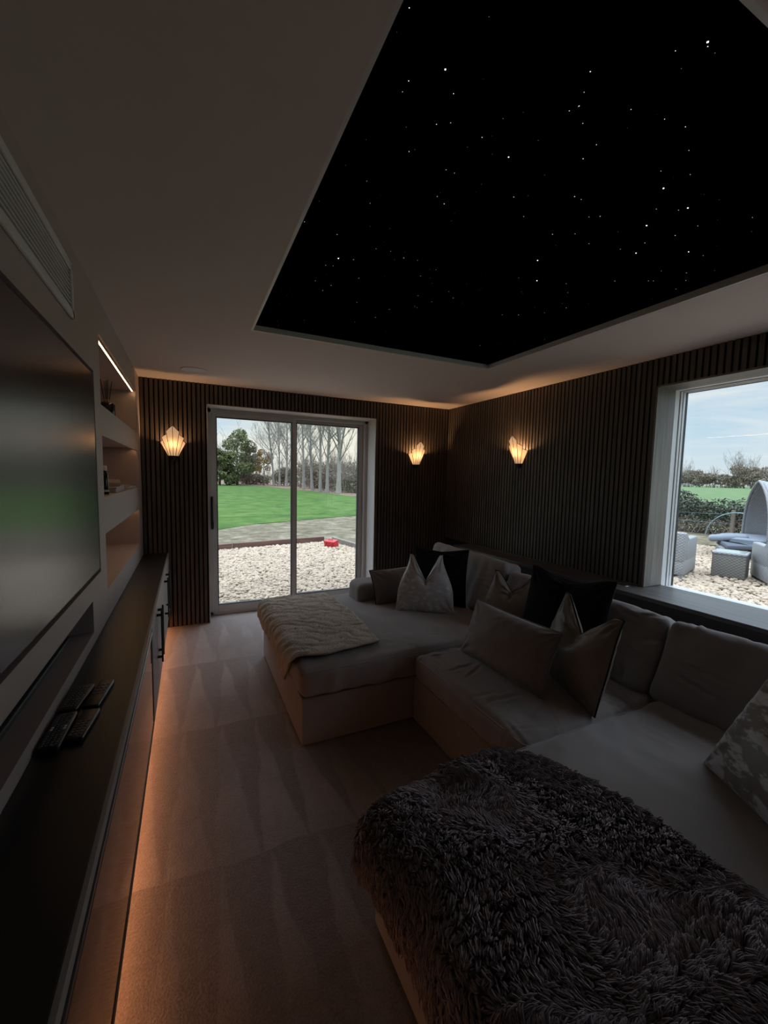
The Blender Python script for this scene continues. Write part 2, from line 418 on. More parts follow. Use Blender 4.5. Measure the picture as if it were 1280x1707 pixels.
# left media wall with niches and recesses
NY0, NY1 = 2.558, 4.20
NICHES = [(1.866, 2.22), (1.392, 1.71), (.900, 1.20)]
LIP = .020
HOLES = [(NY0, NY1, a, b + (LIP if k else 0)) for k, (a, b) in enumerate(NICHES)] + [(.712, 2.397, 1.035, 1.999), (.55, 2.19, .80, .943), (1.0 - .3, 1.985, 2.12, 2.295)]
ys = sorted({Y0 - .2, 4.80, *[h[0] for h in HOLES], *[h[1] for h in HOLES]})
zs = sorted({0, H, *[h[2] for h in HOLES], *[h[3] for h in HOLES]})
mb = MB()
for i in range(len(ys) - 1):
    for j in range(len(zs) - 1):
        cy, cz = (ys[i] + ys[i + 1]) / 2, (zs[j] + zs[j + 1]) / 2
        if any(h[0] < cy < h[1] and h[2] < cz < h[3] for h in HOLES): continue
        mb.box(-.30, 0, ys[i], ys[i + 1], zs[j], zs[j + 1])
mb.box(-.42, -.30, Y0 - .2, 4.80, 0, H)
for a, b in NICHES[1:]: mb.box(-.014, 0, NY0, NY1, b, b + LIP)
struct(mb.build('wall_left', M['paint']), 'greige media wall with niches beside the television', 'wall')

# ------------------------------------------------------------------ sliding door
dr = tag(bpy.data.objects.new('door_1', None), 'grey framed sliding patio door to the gravel garden', 'door', None, 'structure')
COL.objects.link(dr)
YF = 4.70
mb = MB()
x0, x1 = DX0 + .001, DX1 - .001
mb.bbox(x0, x0 + .05, YF, YF + .10, 0, DZ1, .004).bbox(x1 - .045, x1, YF, YF + .10, 0, DZ1, .004)
mb.bbox(x0, x1, YF, YF + .10, DZ1 - .045, DZ1, .004).bbox(x0, x1, YF, YF + .10, -.02, .035, .004)
mb.build('door_frame', M['frame'], dr)
def panel(px0, px1, gx0, gx1, gz0, gz1, y, name):
    m_ = MB()
    z0_, z1_ = .03, DZ1 - .04
    m_.bbox(px0, gx0, y, y + .045, z0_, z1_, .005).bbox(gx1, px1, y, y + .045, z0_, z1_, .005)
    m_.bbox(gx0, gx1, y, y + .045, z0_, gz0, .005).bbox(gx0, gx1, y, y + .045, gz1, z1_, .005)
    p = m_.build(name, M['frame'], dr)
    g_ = MB()
    t = .007
    g_.box(gx0, gx0 + t, y - .002, y + .04, gz0, gz1).box(gx1 - t, gx1, y - .002, y + .04, gz0, gz1)
    g_.box(gx0, gx1, y - .002, y + .04, gz0, gz0 + t).box(gx0, gx1, y - .002, y + .04, gz1 - t, gz1)
    g_.build('gasket', M['gasket'], p)
    MB().box(gx0, gx1, y + .012, y + .032, gz0, gz1).build('pane', M['glass'], p)
    return p
slide = panel(x0 + .045, 1.512, .670, 1.463, .106, 2.117, YF + .002, 'sliding_panel')
fixed = panel(1.47, x1 - .04, 1.525, 2.296, .122, 2.122, YF + .052, 'fixed_panel')
hb = MB()
hb.bbox(.606, .630, YF - .012, YF + .004, .935, 1.285, .006)
hb.bbox(.610, .626, YF - .05, YF - .034, 1.04, 1.275, .006).bbox(.611, .625, YF - .05, YF, 1.25, 1.27, .004).bbox(.611, .625, YF - .05, YF, 1.045, 1.065, .004)
hb.bbox(.604, .632, YF - .03, YF - .01, .945, 1.02, .006)
tag(hb.build('door_handle', M['handle'], dr), 'dark grey pull handle')

# ------------------------------------------------------------------ picture window
wn = tag(bpy.data.objects.new('window_1', None), 'picture window with oak lining and white frame on the right', 'window', None, 'structure')
COL.objects.link(wn)
mb = MB()
mb.box(W - .006, 3.61, WY1 - .012, WY1 + .001, WZ0, WZ1).box(W - .006, 3.61, WY0 - .001, WY0 + .012, WZ0, WZ1)
mb.build('window_lining', M['oak'], wn)
MB().box(W - .006, 3.61, WY0, WY1, WZ1 - .012, WZ1 + .001).build('window_head_lining', M['oak_h'], wn)
mb = MB()
XF = 3.606
b0, b1, c0, c1 = WY0, WY1 - .001, WZ0 - .02, WZ1
mb.box(XF, 3.745, b0, b1, c0 - .03, c0 + .004)
for x0_, x1_, q in ((XF, XF + .054, .012), (XF + .057, XF + .082, .018), (XF + .085, XF + .112, .022)):
    mb.bbox(x0_, x1_, b1 - q, b1, c0, c1, .002).bbox(x0_, x1_, b0, b0 + q, c0, c1, .002).bbox(x0_, x1_, b0 + q, b1 - q, c1 - q, c1, .002)
mb.build('window_frame', M['frame_white'], wn)
mb = MB()
for x0_, x1_, q in ((XF + .053, XF + .058, .011), (XF + .081, XF + .086, .016), (XF + .112, XF + .134, .024)):
    mb.box(x0_, x1_, b1 - q, b1, c0, c1).box(x0_, x1_, b0, b0 + q, c0, c1).box(x0_, x1_, b0 + q, b1 - q, c1 - q, c1)
mb.build('gasket', M['gasket'], wn)
MB().box(XF + .118, XF + .132, b0 + .020, b1 - .020, c0, c1 - .020).build('pane', M['glass'], wn)

# ------------------------------------------------------------------ ledge behind the sofa
LX, LY1 = 3.165, 3.93
lg = thing('wall_ledge', 'dark oak ledge along the slat wall behind the sofa and under the window', 'ledge', (0, 0, 0))
mb = MB()
mb.bbox(LX, W - .001, Y0 + .01, LY1, .728, .758, .004).box(W - .001, 3.61, WY0 + .013, WY1 - .013, .735, .757)
mb.build('ledge_top', M['ledge'], lg)
MB().box(LX + .02, W - .001, Y0 + .01, LY1 - .01, 0, .728).build('ledge_front', M['ledge_front'], lg)
MB().box(W - .012, W - .0005, WY1, LY1, .757, .768).build('slat_trim', M['slat'], lg)
ch = thing('cup_holder', 'round black cup holder set in the dark oak ledge', 'cup holder', (3.325, 1.965, .758))
MB().lathe([(.036, .0), (.036, .002), (.046, .004), (.05, .003), (.052, 0)], n=32).build('rim', M['steel'], ch, True)
MB().lathe([(.0, .0015), (.036, .0018)], n=32).build('well', M['dark'], ch)

# ------------------------------------------------------------------ television, soundbar, vent, ceiling speaker
tv = thing('television', 'large flat black television set flush in the greige media wall', 'television', (0, 1.554, 1.049))
MB().bbox(-.05, -.002, -.833, .833, 0, .938, .004).build('bezel', M['bezel'], tv)
MB().box(-.0022, -.0005, -.826, .826, .008, .931).build('screen', M['screen'], tv)
sb = thing('soundbar', 'long black soundbar in the recess below the television', 'soundbar', (0, 1.42, .80))
MB().bbox(-.19, -.075, -.70, .70, .022, .085, .012, 3).build('speaker_body', M['soundbar'], sb)
MB().bbox(-.185, -.068, -.69, .69, 0, .022, .004).build('base_strip', M['soundbar_grey'], sb)
vt = thing('air_vent', 'long slotted air conditioning vent above the television', 'vent', (0, 0, 0))
mb = MB()
vy0, vy1, vz0, vz1 = .62, 2.005, 2.106, 2.312
mb.bbox(0, .012, vy0, vy1, vz0, vz0 + .030, .004).bbox(0, .012, vy0, vy1, vz1 - .030, vz1, .004)
mb.bbox(0, .012, vy1 - .022, vy1, vz0, vz1, .004).bbox(0, .012, vy0, vy0 + .022, vz0, vz1, .004)
mb.build('vent_frame', M['vent'], vt)
mb = MB()
ns = 9
for i in range(ns):
    z = vz0 + .030 + (i + .5) * (vz1 - vz0 - .06) / ns
    mb.box(-.007, .005, vy0 + .02, vy1 - .02, z - .0034, z + .0034)
mb.build('vent_blades', M['vent'], vt)
MB().box(-.016, -.010, vy0 + .085, vy1 - .022, vz0 + .018, vz1 - .02).build('vent_shade_sheet', M['dark'], vt)  # black sheet close behind the blades paints the shade in the gaps
cs = thing('ceiling_speaker', 'round white flush speaker in the ceiling before the slat wall', 'ceiling speaker', (.457, 3.94, 2.4))
MB().lathe([(.0, -.004), (.092, -.004), (.092, .0)], n=40).build('grille', M['speaker'], cs)
MB().lathe([(.092, -.001), (.093, -.006), (.100, -.006), (.104, 0)], n=40).build('rim', M['speaker'], cs, True)

# ------------------------------------------------------------------ niche lights and contents
for i, (lab, (a, b)) in enumerate(zip(('top', 'middle', 'bottom'), NICHES)):
    l = thing('led_strip', f'warm LED strip under the front edge of the {lab} niche', 'LED strip', (0, 0, b + (LIP if i else 0)), 0, 'LED strips in the wall niches')
    MB().box(-.028, -.0215, NY0 + .01, NY1 - .015, -.007, -.0005).build('diffuser', M['led'] if i == 0 else M['led_dim'], l)
    MB().box(-.032, -.0285, NY0 + .005, NY1 - .01, -.008, 0).box(-.021, -.0175, NY0 + .005, NY1 - .01, -.0045, 0).build('channel', M['handle'], l)

rd = thing('reed_diffuser', 'black reed diffuser with brass collar in the top niche', 'reed diffuser', (-.065, 3.18, 1.866))
MB().bbox(-.042, .042, -.042, .042, 0, .095, .012, 3).build('bottle', M['amber'], rd, True)
MB().lathe([(.014, .083), (.014, .106), (.021, .107), (.021, .115), (.008, .116)], n=20).build('collar', M['brass'], rd, angle=40)
for k, (dx, dy) in enumerate(((-.02, -.018), (.012, -.03), (.022, .016), (-.012, .03), (.0, .006))):
    MB().tube([(dx * .1, dy * .1, .03), (dx * 1.3, dy * 1.3, .235)], .0022, 6).build('reed', M['reed'], rd)

bt = thing('bottle', 'slim dark bottle with white cap at the left end of the middle niche', 'bottle', (-.062, 3.0, 1.392))
MB().lathe([(.016, 0), (.018, .004), (.018, .115), (.010, .130), (.010, .140)], n=20).build('glass_body', M['amber'], bt, angle=40)
MB().lathe([(.011, .138), (.013, .140), (.013, .165), (.009, .168)], n=20).build('cap', M['white_cap'], bt, angle=40)
bx = thing('storage_box', 'flat pale box lying at the bottom of the middle niche pile', 'box', (-.125, 3.33, 1.392), .04)
MB().bbox(-.10, .10, -.27, .27, 0, .030, .003).build('box_body', M['boxm'], bx)
MB().bbox(-.103, .103, -.273, .273, .024, .036, .003).build('lid', M['boxm'], bx)
def sheet_stack(name, label, cat, loc, rz, w, l, h, m_, curl, group=None):
    t = thing(name, label, cat, loc, rz, group)
    P = [[(-w / 2 + w * i / 8, -l / 2 + l * j / 12, h + curl * ((j / 12) ** 2) + .004 * math.sin(i * .7 + j)) for j in range(13)] for i in range(9)]
    c = MB().grid(P)
    c.build('cover', m_, t, True)
    s = c = None
    Q = [[(-w / 2 + .004 + (w - .008) * i / 8, -l / 2 + .004 + (l - .008) * j / 12, h - .002 + curl * ((j / 12) ** 2) + .004 * math.sin(i * .7 + j)) for j in range(13)] for i in range(9)]
    R_ = [[(x, y, curl * .4 * (j / 12) ** 2) for j, (x, y, z) in enumerate(row)] for row in Q]
    b_ = MB().grid(Q)
    b_.grid(R_, flip=True)
    for row in (0, -1):
        b_.grid([Q[row], R_[row]])
    b_.grid([[r[0] for r in Q], [r[0] for r in R_]]).grid([[r[-1] for r in Q], [r[-1] for r in R_]])
    b_.build('pages', M['paper'], t)
    return t
sheet_stack('magazine', 'curled magazine lying on top of the pale box in the middle niche', 'magazine', (-.125, 3.36, 1.430), .15, .19, .34, .026, M['paper'], .016)
sheet_stack('magazine', 'pinkish magazine sliding off the pile at the right of the middle niche', 'magazine', (-.125, 3.86, 1.394), -.30, .19, .30, .014, M['paper2'], .012)
sheet_stack('magazine', 'glossy brochure leaning on the pale box end in the middle niche', 'magazine', (-.11, 3.66, 1.412), .10, .15, .10, .008, M['paper2'], .010)
tn = thing('tin', 'small dark tin with pale lid at the front of the middle niche', 'tin', (-.035, 2.85, 1.392))
MB().lathe([(.014, 0), (.015, .002), (.015, .018)], n=20).build('tin_body', M['amber'], tn, angle=40)
MB().lathe([(.016, .016), (.016, .025), (.013, .026)], n=20).build('lid', M['white_cap'], tn, angle=40)

# ------------------------------------------------------------------ media console
KX, KZ, KB = .213, .75, .20
co = thing('media_console', 'long low media console with charcoal top and smoked glass front', 'media console', (0, 0, 0))
MB().bbox(.001, KX - .0095, Y0 + .02, D - .006, KZ - .024, KZ, .002).build('worktop', M['worktop'], co)
MB().box(.001, KX - .024, Y0 + .02, D - .008, KB + .01, KZ - .024).build('carcass', M['cab'], co)
MB().box(.001, .10, Y0 + .02, D - .008, 0, KB + .01).build('plinth', M['cab_dark'], co)
MB().box(KX - .0092, KX, Y0 + .02, D - .008, KZ - .032, KZ - .0005).build('top_rail', M['cab'], co)
# smoked glass flaps on the near run
gy = [Y0 + .03, .55, 2.385]
for a, b in zip(gy[:-1], gy[1:]):
    fl = MB()
    fl.bbox(KX - .022, KX, a + .002, b - .002, KZ - .072, KZ - .038, .002, mi=0)
    fl.bbox(KX - .022, KX, a + .002, b - .002, KB, KB + .03, .002, mi=0)
    fl.bbox(KX - .022, KX, a + .002, a + .03, KB + .02, KZ - .065, .002, mi=0).bbox(KX - .022, KX, b - .03, b - .002, KB + .02, KZ - .065, .002, mi=0)
    f_ = fl.build('glass_flap', M['cab_dark'], co)
    MB().box(KX - .010, KX - .002, a + .025, b - .025, KB + .025, KZ - .068).build('smoked_pane', M['black_glass'], f_)
    MB().bbox(KX - .001, KX + .002, a + .002, b - .002, KZ - .054, KZ - .050, .001).build('bead', M['steel'], f_)
# plain doors on the far run, in two pairs with bar handles
dy = [2.40, 2.77, 3.18, 3.68, D - .01]
for (a, b), hy in zip(zip(dy[:-1], dy[1:]), (2.715, 2.825, 3.56, 3.80)):
    d_ = MB().bbox(KX - .022, KX, a + .0015, b - .0015, KB, KZ - .034, .002).build('cabinet_door', M['cab'], co)
    hm = MB()
    hm.bbox(KX + .022, KX + .032, hy - .006, hy + .006, .395, .712, .002)
    hm.bbox(KX - .001, KX + .027, hy - .006, hy + .006, .42, .435, .002).bbox(KX - .001, KX + .027, hy - .006, hy + .006, .675, .69, .002)
    hm.build('bar_handle', M['handle'], d_)
MB().box(.0999, .165, Y0 + .03, D - .02, .0835, .122).build('added_batten', M['cab_dark'], co)  # unseen batten added to keep the floor light low and its spread narrow
MB().box(.140, .158, Y0 + .05, D - .03, .0755, .0834).build('led_strip', M['led_floor'], co)

# ------------------------------------------------------------------ remote controls on the console
def remote(label, loc, rz, w, l, kind):
    t = thing('remote_control', label, 'remote control', loc, rz, 'remote controls on the console')
    h = .018
    MB().bbox(-w / 2, w / 2, -l / 2, l / 2, 0, h, .005, 3).build('body', M['plastic'], t, angle=50)
    MB().bbox(w / 2 - .002, w / 2 + .0006, -l / 2 + .006, l / 2 - .006, h - .007, h - .003, .001).build('edge_highlight', M['plastic_edge'], t)  # pale strip painting the highlight along one long edge
    rows, cols = {0: (15, 4), 1: (10, 4), 2: (6, 3), 3: (4, 3)}[kind]
    l0, l1 = {0: (-l * .45, l * .44), 1: (-l * .42, l * .40), 2: (-l * .42, l * .10), 3: (-l * .1, l * .35)}[kind]
    kb, kw = MB(), []
    for i in range(rows):
        for j in range(cols):
            y = l0 + (l1 - l0) * (i + .5) / rows
            x = -w * .40 + w * .8 * (j + .5) / cols
            a, b = w * .8 / cols * .32, (l1 - l0) / rows * .30
            big = kind == 0 and 7 <= i <= 8 and j in (0, 3)
            tgt = MB() if big else kb
            if big: kw.append(tgt)
            tgt.bbox(x - a, x + a, y - b, y + b, h - .001, h + .0018, .0008, 1)
    kb.build('keypad', M['rubber'], t)
    if kw:
        for q in kw: q.build('pale_key', M['key_white'], t)
        MB().bbox(w * .12, w * .26, -l * .455, -l * .44, h - .001, h + .002, .0008, 1).build('red_key', M['key_red'], t)
    return t
remote('long multi-button remote with four pale keys, nearest on the console', (.0375, 1.445, KZ), -.04, .052, .19, 0)
remote('short black remote with round dot keys right beside the long remote', (.096, 1.455, KZ), -.12, .046, .16, 2)
remote('rounded black remote behind the long remote against the wall', (.045, 1.64, KZ), -.14, .052, .17, 1)
remote('plain slim black remote at the right rear of the remotes', (.106, 1.645, KZ), -.12, .046, .18, 3)

# ------------------------------------------------------------------ wall sconces
def sconce(label, loc, rz, first=[None]):
    if first[0] is None:
        t = thing('wall_sconce', label, 'wall lamp', loc, rz, 'pleated fan wall lamps on the slat walls')
        # local frame: wall is the plane y=0, lamp stands out towards -y; ribs every 30 degrees
        ang = [0, 30, 60, 90, 120, 150, 180]
        def rib(k, s, lift=0):                      # point on rib k at fraction s of its length
            zt = {0: .128, 1: .172, 2: .226, 3: .281}[min(k, 6 - k)] + lift
            a = math.radians(ang[k])
            slope = .062 / .128 if min(k, 6 - k) < 3 else .062 / .19
            z = zt * s
            r = .042 + min(.070, z * {0: .52, 1: .40, 2: .31, 3: .25}[min(k, 6 - k)])
            return Vector((r * math.cos(a), -r * math.sin(a), z))
        drop = .026
        for k in range(6):
            hi, lo = (k + 1, k) if k < 3 else (k, k + 1)
            P = []
            for i in range(9):
                row = []
                for j in range(5):
                    f = j / 4
                    ph, pl = rib(hi, 1), rib(lo, 1)
                    # the panel's top slopes from its inner rib down to its outer rib
                    zt_hi = ph.z - (0 if hi == 3 else drop); zt_lo = pl.z
                    a = rib(hi, i / 8 * zt_hi / ph.z); b = rib(lo, i / 8)
                    row.append(a * (1 - f) + b * f)
                P.append(row)
            p = MB().grid(P, flip=k >= 3).build('shade_panel', M['shade'], t, True)
        for k in range(7):
            q = [rib(k, s) for s in (0, .25, .5, .75, 1)]
            MB().tube(q, .0024, 6).build('rib', M['handle'], t)
        em = MB()
        for k in range(6):
            hi, lo = (k + 1, k) if k < 3 else (k, k + 1)
            ph = rib(hi, 1); a = rib(hi, (ph.z - (0 if hi == 3 else drop)) / ph.z)
            em.tube([a, rib(lo, 1)], .0024, 5)
        em.build('top_edging', M['handle'], t)
        # black half-cup base and back plate
        P = []
        for r, z in ((.0, -.040), (.024, -.040), (.034, -.022), (.0435, -.004), (.0435, .004)):
            P.append([(r * math.cos(PI * j / 16), -r * math.sin(PI * j / 16), z) for j in range(17)])
        MB().grid(P).build('base', M['handle'], t, angle=50)
        MB().box(-.04, .04, -.003, 0, -.035, .16).build('back_plate', M['handle'], t)
        MB().lathe([(.004, .02), (.013, .05), (.018, .075), (.014, .095), (.004, .105)], (0, -.035, 0), 16).build('bulb', M['bulb'], t, True)
        first[0] = t
    else:
        t = copy_tree(first[0])
        t.location = loc; t.rotation_euler = (0, 0, rz); t['label'] = label
    L = bpy.data.lights.new('sconce_glow', 'POINT'); L.energy = SCONCE_W; L.color = (1, .55, .25); L.shadow_soft_size = .018
    lo = bpy.data.objects.new('sconce_glow', L); COL.objects.link(lo); lo.parent = t; lo.location = (0, -.038, .115)
    return t
SCONCE_W = 4.2
sconce('lit pleated wall lamp on the slats left of the sliding door', (.272, D, 1.684), 0)
sconce('lit pleated wall lamp between the sliding door and the room corner', (2.945, D, 1.684), 0)
sconce('lit pleated wall lamp on the window wall above the sofa', (W, 3.184, 1.684), -PI / 2)

# ------------------------------------------------------------------ sofa
def soft_block(x0, x1, y0, y1, z0, z1, r=.05, puff=.02, n=26, wr=.006, seed=0, M_=None, sag=0, creases=0, depth=.006, bulge=0):
    """rounded, slightly puffed cushion block with creases; returns an MB"""
    hx, hy, hz = (x1 - x0) / 2, (y1 - y0) / 2, (z1 - z0) / 2
    c = Vector(((x0 + x1) / 2, (y0 + y1) / 2, (z0 + z1) / 2))
    rc = random.Random(seed * 7 + 1)
    CR = []
    # short pulled creases that start near an edge of the widest face and run inwards
    dims = sorted(range(3), key=lambda k: -(hx, hy, hz)[k])[:2]
    for k in range(creases):
        e_ax = rc.choice(dims); o_ax = dims[0] if e_ax == dims[1] else dims[1]
        h3 = (hx, hy, hz)
        p = [0, 0, 0]; d3 = [0, 0, 0]
        sg = rc.choice((-1, 1))
        p[e_ax] = sg * h3[e_ax] * rc.uniform(.55, .98); p[o_ax] = h3[o_ax] * rc.uniform(-.95, .95)
        a = rc.uniform(-.55, .55)
        d3[e_ax] = math.cos(a); d3[o_ax] = math.sin(a)
        CR.append((Vector(p), Vector(d3), rc.uniform(.04, .12), rc.uniform(.006, .012), rc.uniform(.5, 1.2) * depth, [k_ for k_ in range(3) if k_ not in dims][0]))
    bm = bmesh.new()
    bmesh.ops.create_cube(bm, size=2)
    bmesh.ops.subdivide_edges(bm, edges=bm.edges[:], cuts=n, use_grid_fill=True)
    for v in bm.verts:
        p = v.co
        q0 = Vector((math.copysign(abs(p.x) ** .8, p.x), math.copysign(abs(p.y) ** .8, p.y), p.z))
        P = Vector((q0.x * hx, q0.y * hy, q0.z * hz))
        rr = min(r, hz * .98)
        q = Vector((max(-hx + rr, min(hx - rr, P.x)), max(-hy + rr, min(hy - rr, P.y)), max(-hz + rr, min(hz - rr, P.z))))
        dlt = P - q
        if dlt.length > 1e-6: P = q + dlt.normalized() * rr
        u, w_ = P.x / hx, P.y / hy
        if p.z > .2: P.z += puff * (1 - u * u) * (1 - w_ * w_) - sag * math.exp(-((u) ** 2 + w_ ** 2) * 3)
        if bulge and abs(p.z) < .999:
            fz = 1 - (p.z) ** 2
            if abs(p.x) > .99: P.x += math.copysign(bulge * fz * (1 - w_ * w_) ** .5, p.x)
            elif abs(p.y) > .99: P.y += math.copysign(bulge * fz * (1 - u * u) ** .5, p.y)
        wv = P + c
        d = mnoise.noise(Vector((wv.x * 5 + seed, wv.y * 5, wv.z * 5))) * wr
        d += mnoise.noise(Vector((wv.x * 13 + seed, wv.y * 3.2, wv.z * 9))) * wr * .6
        # creases that gather towards the edges
        e_ = max(abs(u), abs(w_))
        d += math.sin((wv.x - wv.y) * 42 + 5 * mnoise.noise(wv * 3 + Vector((seed, 0, 0)))) * wr * .35 * max(0, e_ - .55) / .45
        for cp, cd, cl, cw, cdp, nx_ in CR:
            v3 = P - cp; v3[nx_] = 0
            al = v3.dot(cd)
            if abs(al) < cl * 2:
                pe = (v3 - cd * al).length
                if pe < cw * 4: d -= cdp * math.exp(-(al / cl) ** 2) * (math.exp(-(pe / cw) ** 2) - .55 * math.exp(-((pe - cw * 1.9) / cw) ** 2))
        nrm = dlt.normalized() if dlt.length > 1e-6 else (Vector((0, 0, 1)) if abs(p.z) > .99 else Vector((p.x if abs(p.x) > .99 else 0, p.y if abs(p.y) > .99 else 0, 0)))
        P = P + nrm * d + c
        v.co = M_ @ P if M_ is not None else P
    bm.verts.index_update()
    out = MB()
    out.add([v.co.copy() for v in bm.verts], [[q.index for q in f.verts] for f in bm.faces])
    bm.free()
    return out
def outline(x0, x1, y0, y1, z, r=.05, n=6, M_=None):
    pts = []
    for cx, cy, a0 in ((x1 - r, y1 - r, 0), (x0 + r, y1 - r, 90), (x0 + r, y0 + r, 180), (x1 - r, y0 + r, 270)):
        for k in range(n + 1):
            a = math.radians(a0 + 90 * k / n)
            pts.append(Vector((cx + r * math.cos(a), cy + r * math.sin(a), z)))
    pts.append(pts[0])
    return [M_ @ p for p in pts] if M_ is not None else pts

so = thing('sofa', 'large taupe U-shaped corner sofa with two chaise ends along the slat wall', 'sofa', (0, 0, 0))
SX = 1.64
SB = 3.08                                            # back of the sofa
def base(x0, x1, y0, y1):
    MB().bbox(x0, x1, y0, y1, .012, .285, .008, 3).build('base', M['sofa'], so, angle=50)
base(.945, SB - .2, 2.156, 3.46)
base(SX + .012, SB - .2, 1.165, 2.152)
base(.945, SB - .2, -.80, 1.161)
ft = [(1.0, 2.25), (1.0, 3.35), (1.0, 1.05), (1.0, -.7), (2.7, 3.35), (2.7, -.7)]
for x, y in ft: MB().bbox(x - .03, x + .03, y - .03, y + .03, 0, .012, .003).build('foot', M['handle'], so)
for a in ((.93, 2.60, 2.130, 3.475, .290, .462, 1), (SX - .012, 2.62, 1.184, 2.122, .290, .446, 2), (.93, 2.60, -.81, 1.178, .290, .462, 3)):
    c_ = soft_block(*a[:6], r=.040, puff=.026, seed=a[6] * 11, wr=.007, n=84, creases=40, depth=.006, bulge=.014).build('seat_cushion', M['sofa'], so, True)
    MB().tube(outline(a[0] + .004, a[1] - .004, a[2] + .004, a[3] - .004, a[5] - .018, r=.036), .0038, 6, cap=False).build('welt', M['sofa'], c_, True)
MB().box(SB - .16, SB, -.80, 3.50, .012, .66).build('back_frame', M['sofa'], so)
def back_cushion(y0, y1, seed, top=.86, lean=.30, xb=2.44, h=.46, t=.21):
    Mx = Matrix.Translation((xb, 0, .452)) @ Matrix.Rotation(lean, 4, 'Y')
    soft_block(0, t, y0, y1, 0, h, r=.05, puff=.012, seed=seed, wr=.011, n=46, M_=Mx, creases=22, depth=.008).build('back_cushion', M['sofa'], so, True)
back_cushion(2.42, 3.46, 5, lean=.34, h=.47)
back_cushion(1.235, 2.40, 6, lean=.42, h=.43)
back_cushion(.05, 1.222, 7, lean=.42, h=.43)
back_cushion(-.80, .04, 8, lean=.42, h=.43)
soft_block(1.665, SB - .16, 3.11, 3.40, .285, .625, r=.06, puff=.004, seed=9, wr=.004).build('armrest', M['sofa'], so, True)

# ------------------------------------------------------------------ scatter cushions
def pillow(name, label, q, mt, pip, thick=.13, chop=0., pinch=0., z=.46, seed=0, n=52, group='scatter cushions on the sofa', wr=.006, dep=.62):
    x, y, ang, w, h, lean = q
    a = Vector((math.cos(ang), math.sin(ang), 0)); nn = Vector((a.y, -a.x, 0))
    up = Vector((0, 0, math.cos(lean))) - nn * math.sin(lean)
    yy = up.cross(a)
    R = Matrix((a, yy, up)).transposed().to_4x4()
    t = thing(name, label, 'cushion', (x, y, z), 0, group)
    t.matrix_world = Matrix.Translation((x, y, z)) @ R
    def pos(u, v, side):
        cx = 1 - .055 * (1 - v * v); cz = 1 - .05 * (1 - u * u)
        X = w / 2 * u * cx; Z = h / 2 + h / 2 * v * cz
        s = max(0, min(1, (v + .35) / 1.35)); s = s * s * (3 - 2 * s)
        Z -= chop * max(0, 1 - abs(u) / .80) ** 1.0 * s
        X *= 1 - pinch * s
        T = thick / 2 * ((1 - u * u) * (1 - v * v)) ** .48
        T *= 1 - (.55 * math.exp(-(u / .22) ** 2) * s if chop else 0)
        p3 = Vector((X * 9 + seed, Z * 9, side * 3 + seed))
        T += wr * mnoise.noise(p3) * (1 - max(abs(u), abs(v)) ** 6)
        e_ = max(abs(u), abs(v))
        T += wr * .7 * math.sin((math.atan2(v, u)) * 22 + seed + 3 * mnoise.noise(p3 * .6)) * max(0, e_ - .5) * 2 * (1 - e_ ** 8)
        for cu, cv, wgt in ((-1, 1, 1), (1, 1, 1), (-1, -1, .8), (1, -1, .8), (0, .95, 1.2 if chop else .3)):
            du_, dv_ = (u - cu) * w, (v - cv) * h
            rr_ = math.hypot(du_, dv_); an = math.atan2(dv_, du_)
            T += wr * wgt * 1.3 * math.sin(an * 11 + seed * 2 + cu) * math.exp(-((rr_ - .13) / .11) ** 2) * (1 - e_ ** 10)
        return Vector((X, side * max(T, .0) , max(Z, .0)))
    P = {}
    for sd in (-1, 1):
        g = []
        for i in range(n + 1):
            u = math.sin((i / n - .5) * PI)
            g.append([pos(u, math.sin((j / n - .5) * PI), sd) for j in range(n + 1)])
        P[sd] = g
    m_ = MB().grid(P[-1]).grid(P[1], flip=True)
    m_.build('cover', mt, t, True)
    ed = [P[-1][i][0] for i in range(n + 1)] + [P[-1][n][j] for j in range(1, n + 1)] + [P[-1][i][n] for i in range(n - 1, -1, -1)] + [P[-1][0][j] for j in range(n - 1, -1, -1)]
    if pip: MB().tube([p + Vector((0, 0, .002)) for p in ed], .0042, 6, cap=False).build('piping', pip, t, True)
    return t
pillow('scatter_cushion', 'small grey lumbar cushion leaning on the far armrest', (2.01, 3.01, .15, .51, .305, .38), M['cush_grey'], M['piping'], .14, z=.465, seed=1)
pillow('scatter_cushion', 'silver crushed velvet cushion with a dented top on the far chaise', (2.045, 2.69, -.56, .46, .47, .40), M['cush_silver'], None, .15, chop=.20, pinch=.42, z=.470, seed=2)
pillow('scatter_cushion', 'black cushion standing behind the silver cushion on the far chaise', (2.255, 2.83, -.72, .46, .475, .30), M['cush_black'], M['piping'], .13, chop=.02, z=.470, seed=3)
pillow('scatter_cushion', 'bronze satin cushion with a dented top beside the far back cushion', (2.38, 2.17, -1.15, .42, .42, .42), M['cush_gold'], M['piping'], .13, chop=.13, pinch=.25, z=.462, seed=4)
pillow('scatter_cushion', 'black cushion propped on the back cushions in the middle of the sofa', (2.37, 1.73, -1.40, .54, .525, .30), M['cush_black'], M['piping'], .12, chop=.06, z=.455, seed=5)
pillow('scatter_cushion', 'plump grey lumbar cushion lying in front of the bronze cushions', (1.925, 1.715, -1.54, .64, .335, .36), M['cush_grey'], M['piping_grey'], .16, z=.458, seed=6)
pillow('scatter_cushion', 'bronze satin cushion with a deeply dented top and black piping', (2.13, 1.445, -1.88, .52, .46, .30), M['cush_gold'], M['piping'], .15, chop=.15, pinch=.10, z=.452, seed=7)
pillow('scatter_cushion', 'large silver and brown patterned cushion at the right edge of the sofa', (2.012, .588, -2.10, .50, .46, .52), M['cush_pattern'], None, .17, chop=.10, z=.470, seed=8)

